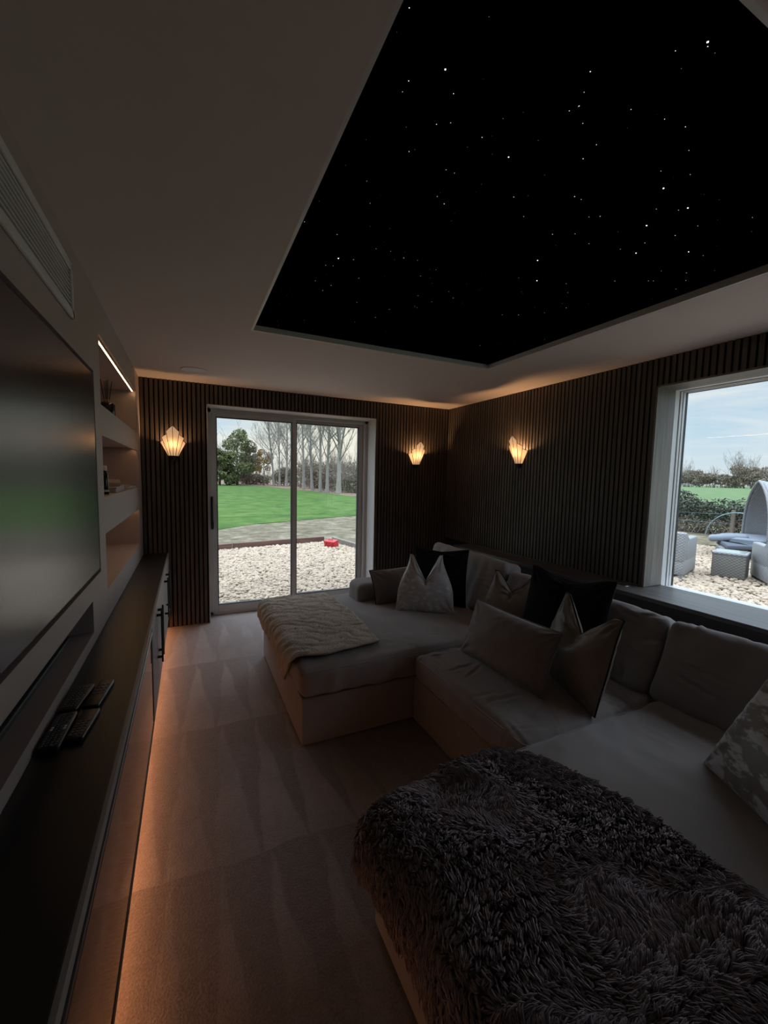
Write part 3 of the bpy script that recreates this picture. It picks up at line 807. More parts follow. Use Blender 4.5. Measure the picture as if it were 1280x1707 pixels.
# ------------------------------------------------------------------ throws
def drape(xe, s_right, s_hem, y0, y1, nx, ny, ztop, amp, freq, seed, lift, edge_r=.05, stripe=0):
    """a cloth lying on a cushion top and hanging over its left edge at x = xe; s runs right of the edge (+) and down its side (-)"""
    P = []
    for i in range(nx + 1):
        row = []
        for j in range(ny + 1):
            t = j / ny
            y = y0(i / nx) + (y1(i / nx) - y0(i / nx)) * t
            s = s_right(t) + (s_hem(t) - s_right(t)) * i / nx
            arc = edge_r * PI / 2
            if s >= 0: p = Vector((xe + edge_r + s, y, ztop)); nrm = Vector((0, 0, 1))
            elif s > -arc:
                a = -s / edge_r
                p = Vector((xe + edge_r - edge_r * math.sin(a), y, ztop - edge_r + edge_r * math.cos(a))); nrm = Vector((-math.sin(a), 0, math.cos(a)))
            else: p = Vector((xe, y, ztop - edge_r + (s + arc))); nrm = Vector((-1, 0, 0))
            q = Vector((s * freq + seed, y * freq * .8, seed))
            d = amp * (.9 + mnoise.noise(q) * 1.3 + .6 * mnoise.noise(q * 2.1))
            if stripe: d += stripe * math.sin((s * .55 + y) * 62 + 5.0 * mnoise.noise(Vector((s * 5, y * 5, 3))) + 3 * mnoise.noise(Vector((s * 14, y * 14, 9))))
            ed = min(i, nx - i, j, ny - j) / 3
            d *= min(1, ed + .25)
            row.append(p + nrm * (lift + max(d, 0.0)))
        P.append(row)
    return P
def lerp(tab, t):
    for (a, va), (b, vb) in zip(tab[:-1], tab[1:]):
        if a <= t <= b: return va + (vb - va) * (t - a) / (b - a)
    return tab[-1][1]
# beige plush throw on the far chaise
th = thing('throw_blanket', 'beige plush ribbed throw draped over the end of the far chaise', 'throw', (0, 0, 0))
P = drape(.918, lambda t: lerp([(0, .50), (.5, .54), (1, .50)], t), lambda t: lerp([(0, -.225), (.2, -.175), (.5, -.165), (1, -.155)], t),
          lambda f: lerp([(0, 2.285), (.5, 2.225), (.75, 2.27), (1, 2.43)], f), lambda f: lerp([(0, 3.42), (.6, 3.43), (1, 3.46)], f),
          110, 160, .482, .008, 7, 4.2, .006, .05, .0045)
bl = MB().grid(P, flip=True).build('blanket_cloth', M['fur_beige'], th, True)
sd = bl.modifiers.new('thick', 'SOLIDIFY'); sd.thickness = .012; sd.offset = 1
PB = P
# dark shaggy throw on the near chaise
t2 = thing('fur_throw', 'dark grey shaggy faux fur throw spread over the near chaise', 'throw', (0, 0, 0))
P = drape(.905, lambda t: lerp([(0, .60), (.35, .62), (.75, .68), (1, .58)], t), lambda t: lerp([(0, -.30), (.4, -.28), (.75, -.22), (1, -.20)], t),
          lambda f: -.55, lambda f: lerp([(0, 1.02), (.12, 1.12), (.5, 1.13), (.72, 1.09), (1, 1.10)], f),
          60, 90, .485, .034, 3.9, 8.8, .006, .06)
fb = MB().grid(P, flip=True).build('backing_cloth', M['fur_dark'], t2, True)
def fur(P, name, m_, parent, n, length, rad, seed, lean=.75, clump_cell=.022, clump=.55, rnd=.25, sides=3, hang=(0, 0, -.35)):
    """locks of pile standing on a draped grid: tapered curved strands gathered into tufts, one mesh"""
    g = np.random.default_rng(seed)
    G = np.array([[tuple(p) for p in row] for row in P])
    nu, nv = G.shape[:2]
    du, dv = np.gradient(G, axis=0), np.gradient(G, axis=1)
    NR = np.cross(dv, du); NR /= np.linalg.norm(NR, axis=2)[..., None]
    area = np.linalg.norm(np.cross(dv, du), axis=2)[:-1, :-1].ravel(); area /= area.sum()
    c = g.choice(len(area), n, p=area); a, b = c // (nv - 1), c % (nv - 1)
    fu, fv = g.random(n)[:, None], g.random(n)[:, None]
    def bl(A): return (A[a, b] * (1 - fu) + A[a + 1, b] * fu) * (1 - fv) + (A[a, b + 1] * (1 - fu) + A[a + 1, b + 1] * fu) * fv
    B, NN = bl(G), bl(NR); NN /= np.linalg.norm(NN, axis=1)[:, None]
    # flow: a smooth swirl field over the cloth
    sc = 4.0
    ph = 2.6 * np.sin(B[:, 0] * sc + 1.3 * np.sin(B[:, 1] * sc * .9 + seed)) + 2.2 * np.sin(B[:, 1] * sc * 1.3 + 1.1 * np.cos(B[:, 0] * sc * 1.7)) + 1.2 * np.sin((B[:, 0] + B[:, 1]) * 11)
    T = np.stack([np.cos(ph) - .3, np.sin(ph) - .35, np.zeros(n)], -1) + np.array(hang) * (1 - np.abs(NN[:, 2:3])) * 3
    T -= NN * (T * NN).sum(1)[:, None]; T /= np.linalg.norm(T, axis=1)[:, None] + 1e-6
    L = length * g.uniform(.65, 1.15, n)[:, None]
    J = g.normal(0, rnd, (n, 3))
    tip = B + L * (NN * (1 - .45 * lean) + T * lean + J * .6)
    mid = B + L * (NN * .62 + T * lean * .30 + J * .25)
    # tufts: strands whose roots share a jittered cell lean together
    key = np.floor(B / clump_cell + .35 * np.sin(B[:, [1, 2, 0]] * 160)).astype(np.int64)
    _, inv = np.unique(key, axis=0, return_inverse=True); inv = inv.ravel()
    cnt = np.bincount(inv)
    off = g.normal(0, 1, (len(cnt), 3)) * length * .22
    mean = np.stack([np.bincount(inv, tip[:, k]) / cnt for k in range(3)], -1) + off
    k_ = clump * g.uniform(.6, 1.1, n)[:, None]
    tip = tip * (1 - k_) + mean[inv] * k_
    mid = mid * (1 - k_ * .4) + (B * .5 + mean[inv] * .5) * k_ * .4
    # keep tips on the outer side of the cloth
    h = ((tip - B) * NN).sum(1)[:, None]; tip += NN * np.maximum(0, length * .16 - h)
    side = np.cross(NN, tip - B); side /= np.linalg.norm(side, axis=1)[:, None] + 1e-9
    oth = np.cross(side, tip - B); oth /= np.linalg.norm(oth, axis=1)[:, None] + 1e-9
    R = rad * g.uniform(.7, 1.3, n)[:, None]
    rows = []
    for cen, w_ in ((B - NN * .003, .9), (mid, 1.0), (mid * .35 + tip * .65 + NN * .002, .7)):
        for q in range(sides):
            an = 2 * PI * q / sides
            rows.append(cen + (side * math.cos(an) + oth * math.sin(an)) * R * w_)
    rows.append(tip)
    V = np.stack(rows, 1).reshape(-1, 3); per = 3 * sides + 1
    q4, q3 = [], []
    for k in range(2):
        for q in range(sides):
            q2 = (q + 1) % sides
            q3 += [[k * sides + q, k * sides + q2, (k + 1) * sides + q2], [k * sides + q, (k + 1) * sides + q2, (k + 1) * sides + q]]
    for q in range(sides): q3.append([2 * sides + q, 2 * sides + (q + 1) % sides, 3 * sides])
    F_ = (np.array(q3)[None] + (np.arange(n) * per)[:, None, None]).reshape(-1, 3)
    me = bpy.data.meshes.new(name)
    me.vertices.add(len(V)); me.vertices.foreach_set('co', V.ravel().astype(np.float32))
    me.loops.add(F_.size); me.loops.foreach_set('vertex_index', F_.ravel().astype(np.int32))
    me.polygons.add(len(F_)); me.polygons.foreach_set('loop_start', np.arange(0, F_.size, 3, dtype=np.int32))
    me.polygons.foreach_set('use_smooth', np.ones(len(F_), dtype=bool))
    me.materials.append(m_); me.update(calc_edges=True)
    o = bpy.data.objects.new(name, me); COL.objects.link(o); o.parent = parent
    return tag(o, kind='stuff')
fur(P, 'fur_pile', M['fur_dark'], t2, 95000, .036, .0021, 3, .70, .030, .62)
fur(PB, 'plush_pile', M['fur_beige'], th, 70000, .014, .0013, 4, .6, .016, .55, .3)

# ------------------------------------------------------------------ outside: ground
def ground_mat(name, stops, scale, bump=.4, bscale=50, rough=.95, detail=8, sx=(1,1,1)):
    m, nt, b = new_mat(name)
    tc = N(nt, 'ShaderNodeTexCoord'); mp = N(nt, 'ShaderNodeMapping'); mp.inputs['Scale'].default_value = sx
    nz = N(nt, 'ShaderNodeTexNoise'); nz.inputs['Scale'].default_value = scale; nz.inputs['Detail'].default_value = detail; nz.inputs['Roughness'].default_value = .65
    nt.links.new(tc.outputs['Object'], mp.inputs[0]); nt.links.new(mp.outputs[0], nz.inputs['Vector'])
    r = N(nt, 'ShaderNodeValToRGB'); el = r.color_ramp.elements
    while len(el) < len(stops): el.new(.5)
    for e_, (p_, c_) in zip(el, stops): e_.position = p_; e_.color = rgba(c_)
    nt.links.new(nz.outputs[0], r.inputs[0]); nt.links.new(r.outputs[0], b.inputs['Base Color'])
    b.inputs['Roughness'].default_value = rough; b.inputs['Specular IOR Level'].default_value = .15
    n2 = N(nt, 'ShaderNodeTexNoise'); n2.inputs['Scale'].default_value = bscale; n2.inputs['Detail'].default_value = 5
    nt.links.new(tc.outputs['Object'], n2.inputs['Vector'])
    bp = N(nt, 'ShaderNodeBump'); bp.inputs['Strength'].default_value = bump; bp.inputs['Distance'].default_value = .05
    nt.links.new(n2.outputs[0], bp.inputs['Height']); nt.links.new(bp.outputs[0], b.inputs['Normal'])
    return m
M['grass'] = ground_mat('field grass', [(.3, (.026, .062, .012)), (.5, (.056, .115, .021)), (.7, (.11, .155, .045))], 1.1, .5, 14)
M['grass_far'] = ground_mat('pasture grass', [(.3, (.075, .125, .05)), (.7, (.13, .19, .085))], .35, .3, 6)
M['track'] = ground_mat('stony track', [(.3, (.08, .065, .042)), (.5, (.17, .145, .095)), (.72, (.30, .27, .21))], 2.5, .8, 35)
M['earth'] = ground_mat('sandy earth under gravel', [(.3, (.15, .11, .07)), (.7, (.27, .22, .155))], 6, .6, 40)
M['litter'] = ground_mat('leaf litter', [(.3, (.11, .07, .05)), (.6, (.21, .145, .105)), (.8, (.25, .21, .15))], 2.2, .6, 9)
M['timber_red'] = wood('reddish sleeper', (.085, .04, .03), (.15, .08, .06), .8, 'x', 8)
M['timber_grey'] = wood('grey sleeper', (.13, .11, .09), (.22, .19, .155), .85, 'y', 8)
M['stone'] = mat('pale flint gravel', (.40, .312, .228), .8, var=.3, scale=3.0, detail=2)
def flat(name, pts, z, m_, label, cat):
    vs = [(x, y, z) for x, y in pts] + [(x, y, z - .1) for x, y in pts]
    n = len(pts)
    fs = [tuple(range(n)), tuple(range(2 * n - 1, n - 1, -1))] + [(i, i + n, (i + 1) % n + n, (i + 1) % n) for i in range(n)]
    return struct(MB().add(vs, fs).build(name, m_), label, cat)
flat('ground_field', [(-120, -160), (420, -160), (420, 300), (-120, 300)], GZ - .06, M['grass_far'], 'wide green pasture beyond the garden', 'field')
flat('ground_gravel_bed', [(-6, 4.83), (3.78, 4.83), (3.78, -6), (13.3, -6), (13.0, 6.6), (4.2, 8.6), (3.85, 9.75), (3.55, 10.0), (-6, 8.7)], GZ - .015, M['earth'], 'sandy bed under the pale gravel', 'ground')
flat('ground_track', [(-8, 8.75), (3.5, 10.1), (3.85, 9.7), (4.1, 8.6), (13.0, 6.6), (16.5, 5.0), (17.5, 9.0), (11, 18), (6.2, 16.4), (2.6, 14.6), (-8, 11.6)], GZ - .03, M['track'], 'stony track between the gravel and the lawn', 'track')
flat('lawn', [(-40, 8.0), (-8, 11.5), (1.2, 13.4), (2.4, 14.6), (6.3, 16.5), (11, 18.2), (17, 30), (13.2, 33), (13.5, 44), (10, 70), (-40, 90)], GZ - .02, M['grass'], 'bright green lawn before the row of bare trees', 'lawn')
flat('ground_leaf_litter', [(17, 30), (13.0, 33), (12.6, 44), (10.5, 60), (3, 78), (-40, 95), (-40, 120), (70, 120), (40, 30)], GZ - .01, M['litter'], 'strip of fallen leaves under the bare trees', 'ground')

# gravel as real stones, two beds
def stones(name, label, n, sampler, size):
    base_v = np.array([[0,0,1],[.894,0,.447],[.276,.851,.447],[-.724,.526,.447],[-.724,-.526,.447],[.276,-.851,.447],[.724,.526,-.447],[-.276,.851,-.447],[-.894,0,-.447],[-.276,-.851,-.447],[.724,-.526,-.447],[0,0,-1]])
    base_f = np.array([[0,1,2],[0,2,3],[0,3,4],[0,4,5],[0,5,1],[1,6,2],[2,7,3],[3,8,4],[4,9,5],[5,10,1],[6,7,2],[7,8,3],[8,9,4],[9,10,5],[10,6,1],[11,7,6],[11,8,7],[11,9,8],[11,10,9],[11,6,10]])
    xy = sampler(n); n = len(xy)
    s = RNG.uniform(size[0], size[1], n)[:, None, None]
    sc = np.stack([RNG.uniform(.8, 1.4, n), RNG.uniform(.6, 1.0, n), RNG.uniform(.4, .7, n)], -1)[:, None, :]
    V = base_v[None] * (1 + RNG.uniform(-.18, .18, (n, 12, 1))) * sc * s
    a = RNG.uniform(0, 2 * PI, n); tl = RNG.normal(0, .35, n)
    ct, st = np.cos(tl)[:, None], np.sin(tl)[:, None]
    y_, z_ = V[..., 1] * ct - V[..., 2] * st, V[..., 1] * st + V[..., 2] * ct
    ca, sa = np.cos(a)[:, None], np.sin(a)[:, None]
    X = V[..., 0] * ca - y_ * sa + xy[:, 0:1]; Yv = V[..., 0] * sa + y_ * ca + xy[:, 1:2]
    Z = z_ + GZ + RNG.uniform(-.01, .022, n)[:, None]
    VV = np.stack([X, Yv, Z], -1).reshape(-1, 3)
    FF = (base_f[None] + (np.arange(n) * 12)[:, None, None]).reshape(-1, 3)
    me = bpy.data.meshes.new(name)
    me.vertices.add(len(VV)); me.vertices.foreach_set('co', VV.ravel().astype(np.float32))
    me.loops.add(FF.size); me.loops.foreach_set('vertex_index', FF.ravel().astype(np.int32))
    me.polygons.add(len(FF)); me.polygons.foreach_set('loop_start', np.arange(0, FF.size, 3, dtype=np.int32))
    me.polygons.foreach_set('use_smooth', np.ones(len(FF), dtype=bool))
    me.materials.append(M['stone']); me.update(calc_edges=True); me.validate()
    o = bpy.data.objects.new(name, me); COL.objects.link(o)
    return tag(o, label, 'gravel', None, 'stuff')
def inside(P, poly):
    x, y = P[:, 0], P[:, 1]; r = np.zeros(len(P), bool); j = len(poly) - 1
    for i in range(len(poly)):
        xi, yi = poly[i]; xj, yj = poly[j]
        r ^= ((yi > y) != (yj > y)) & (x < (xj - xi) * (y - yi) / (yj - yi + 1e-12) + xi); j = i
    return r
def poly_sampler(poly):
    A = np.array(poly); lo, hi = A.min(0), A.max(0)
    return lambda n: (lambda P: P[inside(P, poly)])(RNG.uniform(lo, hi, (n, 2)))
stones('gravel', 'pale stone gravel outside the sliding door', 22000, poly_sampler([(.2, 4.85), (3.3, 4.85), (3.9, 8.6), (3.75, 9.7), (3.45, 9.95), (-.6, 9.25), (-.2, 6)]), (.022, .046))
stones('gravel', 'pale stone gravel under the wicker garden furniture', 26000, poly_sampler([(4.6, 1.0), (12.8, 2.4), (12.9, 6.5), (9, 7.4), (4.6, 4.2)]), (.026, .055))

# timber edging
def plank(name, p, q, t, h, m_, label):
    p, q = Vector((*p, 0)), Vector((*q, 0)); d = (q - p); L = d.length
    R = Matrix.Translation((p.x, p.y, GZ - .04)) @ Matrix.Rotation(math.atan2(d.y, d.x), 4, 'Z')
    o = MB().bbox(0, L, -t / 2, t / 2, 0, h, .008).build(name, m_)
    o.matrix_world = R
    return tag(o, label, 'timber edging')
plank('edging_sleeper', (-3.0, 8.62), (1.25, 9.68), .10, .17, M['timber_red'], 'long reddish timber sleeper edging the left of the gravel')
plank('edging_sleeper', (1.28, 9.69), (3.50, 10.10), .10, .17, M['timber_red'], 'reddish timber sleeper edging the gravel left of the red toolbox')
plank('edging_sleeper', (3.72, 9.95), (4.02, 8.0), .10, .17, M['timber_grey'], 'weathered grey sleeper beside the red toolbox on the gravel')
rb = thing('toolbox', 'red plastic toolbox lying tilted on the gravel by the sleepers', 'toolbox', (3.42, 9.18, GZ + .025), math.radians(-58))
rb.scale = (.72, .72, .72)
rb.rotation_euler = (math.radians(14), 0, math.radians(-58))
M['red'] = mat('red plastic', (.42, .012, .02), .4, var=.08)
M['red_dark'] = mat('dark red plastic', (.36, .02, .03), .45)
mb = MB().bbox(-.22, .22, -.11, .11, 0, .15, .02, 3); mb.build('box_body', M['red'], rb, angle=50)
MB().bbox(-.225, .225, -.115, .115, .145, .215, .02, 3).build('lid', M['red'], rb, angle=50)
MB().tube([(-.08, 0, .21), (-.08, 0, .245), (.08, 0, .245), (.08, 0, .21)], .011, 8).build('carry_handle', M['red_dark'], rb)
for x in (-.13, .13): MB().bbox(x - .025, x + .025, -.128, -.112, .11, .175, .004).build('latch', M['red_dark'], rb)

# ------------------------------------------------------------------ outside: trees
M['bark'] = mat('pale poplar bark', (.25, .225, .20), .9, var=.3, scale=3, sx=(3, 3, .6), bump=.4, bscale=20)
M['bark_dark'] = mat('brown twigs', (.18, .145, .115), .9, var=.3, scale=2)
M['leaf_green'] = mat('evergreen leaves', (.125, .14, .05), .7, var=.7, scale=.9)
M['leaf_yellow'] = mat('autumn leaves', (.30, .19, .07), .7, var=.4, scale=.8)
M['leaf_brown'] = mat('brown thicket leaves', (.21, .165, .115), .8, var=.45, scale=.5)
M['leaf_far'] = mat('far hedgerow leaves', (.20, .165, .12), .85, var=.45, scale=.25)
M['leaf_bramble'] = mat('bramble leaves', (.055, .065, .04), .6, var=.6, scale=3)
M['twig_grey'] = mat('grey bramble stems', (.20, .165, .15), .9, var=.3)
def branch(mb, p, d, L, r, lvl, rnd, spread, up, n=5, kids=(5, 4, 3), minr=.004):
    seg = 4 if lvl == 0 else 3
    pts, rad = [p.copy()], [r]
    q = p.copy(); dd = d.normalized()
    for i in range(seg):
        dd = (dd + Vector((rnd.gauss(0, .10), rnd.gauss(0, .10), rnd.gauss(.05, .05) + up * .08))).normalized()
        q = q + dd * L / seg
        pts.append(q.copy()); rad.append(max(minr, r * (1 - .8 * (i + 1) / seg)))
    mb.tube(pts, rad, n if lvl < 2 else 3, cap=False)
    if lvl >= len(kids): return
    for k in range(kids[lvl]):
        f = rnd.uniform(.25, .98)
        i = min(seg - 1, int(f * seg)); g = f * seg - i
        b = pts[i].lerp(pts[i + 1], g)
        a = rnd.uniform(0, 2 * PI)
        side = dd.cross(Vector((math.cos(a), math.sin(a), .3))).normalized()
        nd = (dd * (1 - spread) + side * spread + Vector((0, 0, up * .2))).normalized()
        branch(mb, b, nd, L * rnd.uniform(.35, .6), max(minr, r * (1 - .75 * f) * .6), lvl + 1, rnd, spread, up, n, kids, minr)
def poplar(seed, Ht, r, forks=None, low=.16, nb=28):
    rnd = random.Random(seed)
    tr_, br = MB(), MB()
    pts, rad = [], []
    lx, ly = rnd.uniform(-.02, .02), rnd.uniform(-.02, .02)
    for i in range(13):
        f = i / 12
        pts.append(Vector((lx * f * Ht + .12 * math.sin(f * 5 + seed), ly * f * Ht + .1 * math.cos(f * 4 + seed), Ht * f)))
        rad.append(max(.02, r * (1.0 - .9 * f) * (1 + .35 * math.exp(-f * 40))))
    tr_.tube(pts, rad, 9, cap=False)
    for k in range(nb):
        f = low + (1 - low) * (k + rnd.random()) / nb * .95
        i = min(11, int(f * 12)); b = pts[i].lerp(pts[i + 1], f * 12 - i)
        a = rnd.uniform(0, 2 * PI)
        d = Vector((math.cos(a), math.sin(a), rnd.uniform(.6, 1.5)))
        branch(br, b, d, Ht * rnd.uniform(.16, .30) * (1.25 - f), r * (1.05 - f) * .42, 0, rnd, .42, .9, 5, (6, 4, 2), .008)
    if forks:
        for (f, a, L, tilt) in forks:
            i = min(11, int(f * 12)); b = pts[i].lerp(pts[i + 1], f * 12 - i)
            d = Vector((math.cos(a) * tilt, math.sin(a) * tilt, 1))
            branch(br, b, d, L, r * .55, 0, rnd, .45, .6, 6, (8, 5, 3), .010)
    return tr_, br
def place_tree(name, label, cat, loc, protos, k, sc=1, rz=0, mt=None, group=None):
    t = thing(name, label, cat, loc, rz, group)
    t.scale = (sc, sc, sc)
    for nm, me in protos[k]:
        c = bpy.data.objects.new(nm, me); COL.objects.link(c); c.parent = t
    return t
PROT = []
for sd_, hh, rr, fk in ((1, 17, .17, None), (2, 19, .16, None), (3, 15, .15, None), (4, 18, .22, [(.17, .2, 9, .55), (.20, 3.3, 8, .8), (.26, .5, 8, .7), (.33, 5.0, 7, .5)])):
    a, b = poplar(sd_, hh, rr, fk)
    PROT.append([('trunk', a.mesh('trunk', M['bark'], True)), ('branches', b.mesh('branches', M['bark'], True))])
TREES = [
    (12.05, 63.5, 0, .95, 'bare pale tree leaning left, first of the tall trunks beyond the lawn'),
    (12.55, 61.8, 1, .9, 'bare pale tree close behind the leaning trunk beyond the lawn'),
    (13.35, 61.0, 2, 1.15, 'bare pale tree just left of the sliding door centre post'),
    (12.95, 53.0, 1, .9, 'slim bare tree just right of the sliding door centre post'),
    (13.10, 50.0, 0, .95, 'bare straight tree, second right of the door centre post'),
    (12.95, 45.5, 2, 1.05, 'bare straight tree, third right of the door centre post'),
    (12.9, 42.0, 1, .95, 'bare thick tree, fourth right of the door centre post'),
    (13.2, 40.2, 0, .95, 'bare straight tree just left of the big forked tree'),
    (13.6, 38.0, 3, 1.0, 'big forked bare tree at the right of the row beyond the lawn'),
]
for i, (x, y, k, s, lab) in enumerate(TREES):
    t = place_tree('bare_tree', lab, 'tree', (x, y, GZ), PROT, k, s, i * 1.3, group='bare trees beyond the lawn')
    if i == 0: t.rotation_euler = (0, -.09, .6)
def leaf_cloud(n, blobs, size, rnd_seed):
    """n small bent leaf quads spread through ellipsoid blobs (cx,cy,cz,rx,ry,rz)"""
    g = np.random.default_rng(rnd_seed)
    vol = np.array([b[3] * b[4] * b[5] for b in blobs]) ** .8; pick = g.choice(len(blobs), n, p=vol / vol.sum())
    B = np.array(blobs)[pick]
    d = g.normal(size=(n, 3)); d /= np.linalg.norm(d, axis=1)[:, None]
    C = B[:, :3] + d * B[:, 3:] * (g.uniform(.35, 1, n) ** .5)[:, None]
    s = g.uniform(size[0], size[1], n)[:, None]
    u = g.normal(size=(n, 3)); u /= np.linalg.norm(u, axis=1)[:, None]
    w_ = np.cross(u, g.normal(size=(n, 3))); w_ /= np.linalg.norm(w_, axis=1)[:, None]
    nr = np.cross(u, w_)
    V = np.stack([C - u * s, C + w_ * s * .45 + nr * s * .15, C + u * s, C - w_ * s * .45 + nr * s * .15], 1).reshape(-1, 3)
    F_ = np.arange(4 * n).reshape(-1, 4)
    return V, F_
def leaves_obj(name, m_, parent, n, blobs, size, seed):
    V, F_ = leaf_cloud(n, blobs, size, seed)
    mb_ = MB(); mb_.v = [tuple(p) for p in V.tolist()]; mb_.f = [tuple(f) for f in F_.tolist()]; mb_.mi = [0] * len(mb_.f)
    return mb_.build(name, m_, parent)
def leafy_tree(label, loc, Ht, R, m_, seed, n=5000, trunk=.16, crown0=.15, size=(.10, .2), group=None, cat='tree', name='leafy_tree'):
    rnd = random.Random(seed)
    t = thing(name, label, cat, loc, 0, group)
    tr_ = MB(); tr_.tube([(0, 0, 0), (.1, 0, Ht * .3), (.0, .1, Ht * .6), (.1, 0, Ht * .9)], [trunk, trunk * .8, trunk * .5, .03], 8)
    for k in range(12):
        a = rnd.uniform(0, 6.28)
        branch(tr_, Vector((0, 0, Ht * rnd.uniform(crown0, .7))), Vector((math.cos(a), math.sin(a), .7)), R * 1.1, trunk * .35, 0, rnd, .5, .3, 4, (4, 3), .012)
    tr_.build('trunk', M['bark_dark'] if m_ is not M['leaf_yellow'] else M['bark'], t, True)
    blobs = []
    for k in range(24):
        f = rnd.uniform(0, 1); a = rnd.uniform(0, 6.28)
        zc = Ht * (crown0 + .08 + (.9 - crown0) * f)
        rr = R * (1.0 - .65 * f ** 2.2) * rnd.uniform(.35, .85)
        blobs.append((rr * math.cos(a), rr * math.sin(a), zc, R * rnd.uniform(.18, .34), R * rnd.uniform(.18, .34), R * rnd.uniform(.14, .26)))
    leaves_obj('foliage', m_, t, n, blobs, size, seed)
    return t
leafy_tree('broad dark green tree left of the bare trees beyond the lawn', (7.2, 67, GZ), 8.0, 4.0, M['leaf_green'], 11, 6000, .2, .06, (.11, .22))
leafy_tree('lower dark green tree at the left edge of the door view', (4.6, 66, GZ), 5.0, 2.6, M['leaf_green'], 12, 8000, .18, .02, (.12, .24))
leafy_tree('olive green bushy tree between the green tree and the yellow birch', (9.4, 70, GZ), 6.4, 2.3, M['leaf_brown'], 13, 5000, .14, .15, (.1, .2))
leafy_tree('small yellow birch with thin white trunk before the bare trees', (11.0, 66, GZ), 5.6, 1.9, M['leaf_yellow'], 14, 1700, .10, .30, (.09, .17))
thk = [(9.2, 73, 2.2), (11.5, 72, 2.0), (14.2, 66, 3.6), (16.8, 62, 4.2), (15.6, 54, 3.6), (17.5, 51, 4.2), (16.2, 46, 3.2), (18.2, 45, 3.6), (15.8, 40.5, 2.5), (17.4, 40, 3.0), (18.9, 39, 3.3)]
names_ = ['below the olive tree', 'behind the yellow birch', 'behind the leaning tree', 'behind the door centre post', 'second right of the centre post', 'behind the straight trunks', 'left of the forked tree', 'right behind the fourth trunk', 'directly behind the forked tree', 'right of the forked tree', 'at the right edge of the door view']
for i, ((x, y, h_), nm_) in enumerate(zip(thk, names_)):
    rnd = random.Random(50 + i)
    t = thing('thicket_shrub', 'brown leafless thicket ' + nm_, 'shrub', (x, y, GZ), 0, 'thicket shrubs behind the bare trees')
    st = MB()
    for k in range(36):
        a, r_ = rnd.uniform(0, 6.28), rnd.uniform(0, 2.0)
        branch(st, Vector((r_ * math.cos(a), r_ * math.sin(a), 0)), Vector((rnd.gauss(0, .15), rnd.gauss(0, .15), 1)), h_ * rnd.uniform(.6, 1.1), .03, 0, rnd, .4, .8, 4, (4, 2), .010)
    st.build('stems', M['bark_dark'], t)
    leaves_obj('foliage', M['leaf_brown'], t, 2600, [(rnd.uniform(-1.6, 1.6), rnd.uniform(-1.6, 1.6), h_ * rnd.uniform(.15, .72), 1.1, 1.1, h_ * .22) for _ in range(10)], (.07, .16), 60 + i)

# ------------------------------------------------------------------ outside: right-hand view
# far hedgerow and bare trees behind a rail fence
for i, (x, y, s) in enumerate([(150, 97, 1.0), (150, 89, 1.05), (150, 81, 1.1), (150, 73, .95), (150, 65, 1.12), (150, 57, 1.0), (150, 49, 1.0), (150, 41, .95)]):
    rnd = random.Random(90 + i)
    t = thing('hedgerow_shrub', ['tawny hedgerow shrub at the left end of the far field edge', 'tawny hedgerow shrub, second along the far field edge', 'olive hedgerow shrub below the second bare tree of the far field', 'low tawny hedgerow shrub between the far bare trees', 'tall olive hedgerow shrub below the tallest far bare tree', 'tawny hedgerow shrub above the wicker daybed hood', 'tawny hedgerow shrub behind the wicker daybed hood', 'tawny hedgerow shrub at the right end of the far field edge'][i], 'shrub', (x * 1.5, y * 1.5, GZ), 0, 'hedgerow shrubs along the far field')
    t.scale = (1.5, 1.5, (1.9, 1.55, 1.75, 1.45, 2.0, 1.7, 1.5, 1.8)[i])
    st = MB()
    for k in range(26):
        a, r_ = rnd.uniform(0, 6.28), rnd.uniform(0, 4)
        branch(st, Vector((r_ * math.cos(a), r_ * math.sin(a), 0)), Vector((rnd.gauss(0, .25), rnd.gauss(0, .25), 1)), 4.9 * s * rnd.uniform(.6, 1.1), .07, 0, rnd, .4, .6, 4, (4, 2), .02)
    st.build('stems', M['bark_dark'], t)
    leaves_obj('foliage', M['leaf_far'], t, 3800, [(rnd.uniform(-3.5, 3.5), rnd.uniform(-4.2, 4.2), 4.6 * s * rnd.uniform(.2, .85), 2.0, 2.0, 1.15) for _ in range(14)], (.16, .36), 120 + i)
for i, (x, y, s, lab) in enumerate([(156, 103, .50, 'spreading bare tree at the left of the far hedgerow'), (156, 84.5, .46, 'bare tree in the middle of the far hedgerow'), (156, 69.5, .62, 'tallest bare tree rising above the far hedgerow')]):
    t = place_tree('bare_tree', lab, 'tree', (x * 1.5, y * 1.5, GZ), PROT, (0, 2, 3)[i], s * 1.5, i * 2.0, group='bare trees in the far hedgerow')
fn = thing('rail_fence', 'thin post and rail fence along the far edge of the pasture', 'fence', (220.5, 0, GZ))
fn.scale = (1.5, 1.5, 1.3)
M['fence'] = mat('weathered fence', (.20, .18, .155), .9)
for k in range(16): MB().bbox(-.07, .07, 102.93 - 4.2 * k, 103.07 - 4.2 * k, 0, 1.25, .01).build('post', M['fence'], fn)
for z in (.45, .85, 1.15): MB().box(-.03, .03, 38, 104, z - .05, z + .05).build('rail', M['fence'], fn)

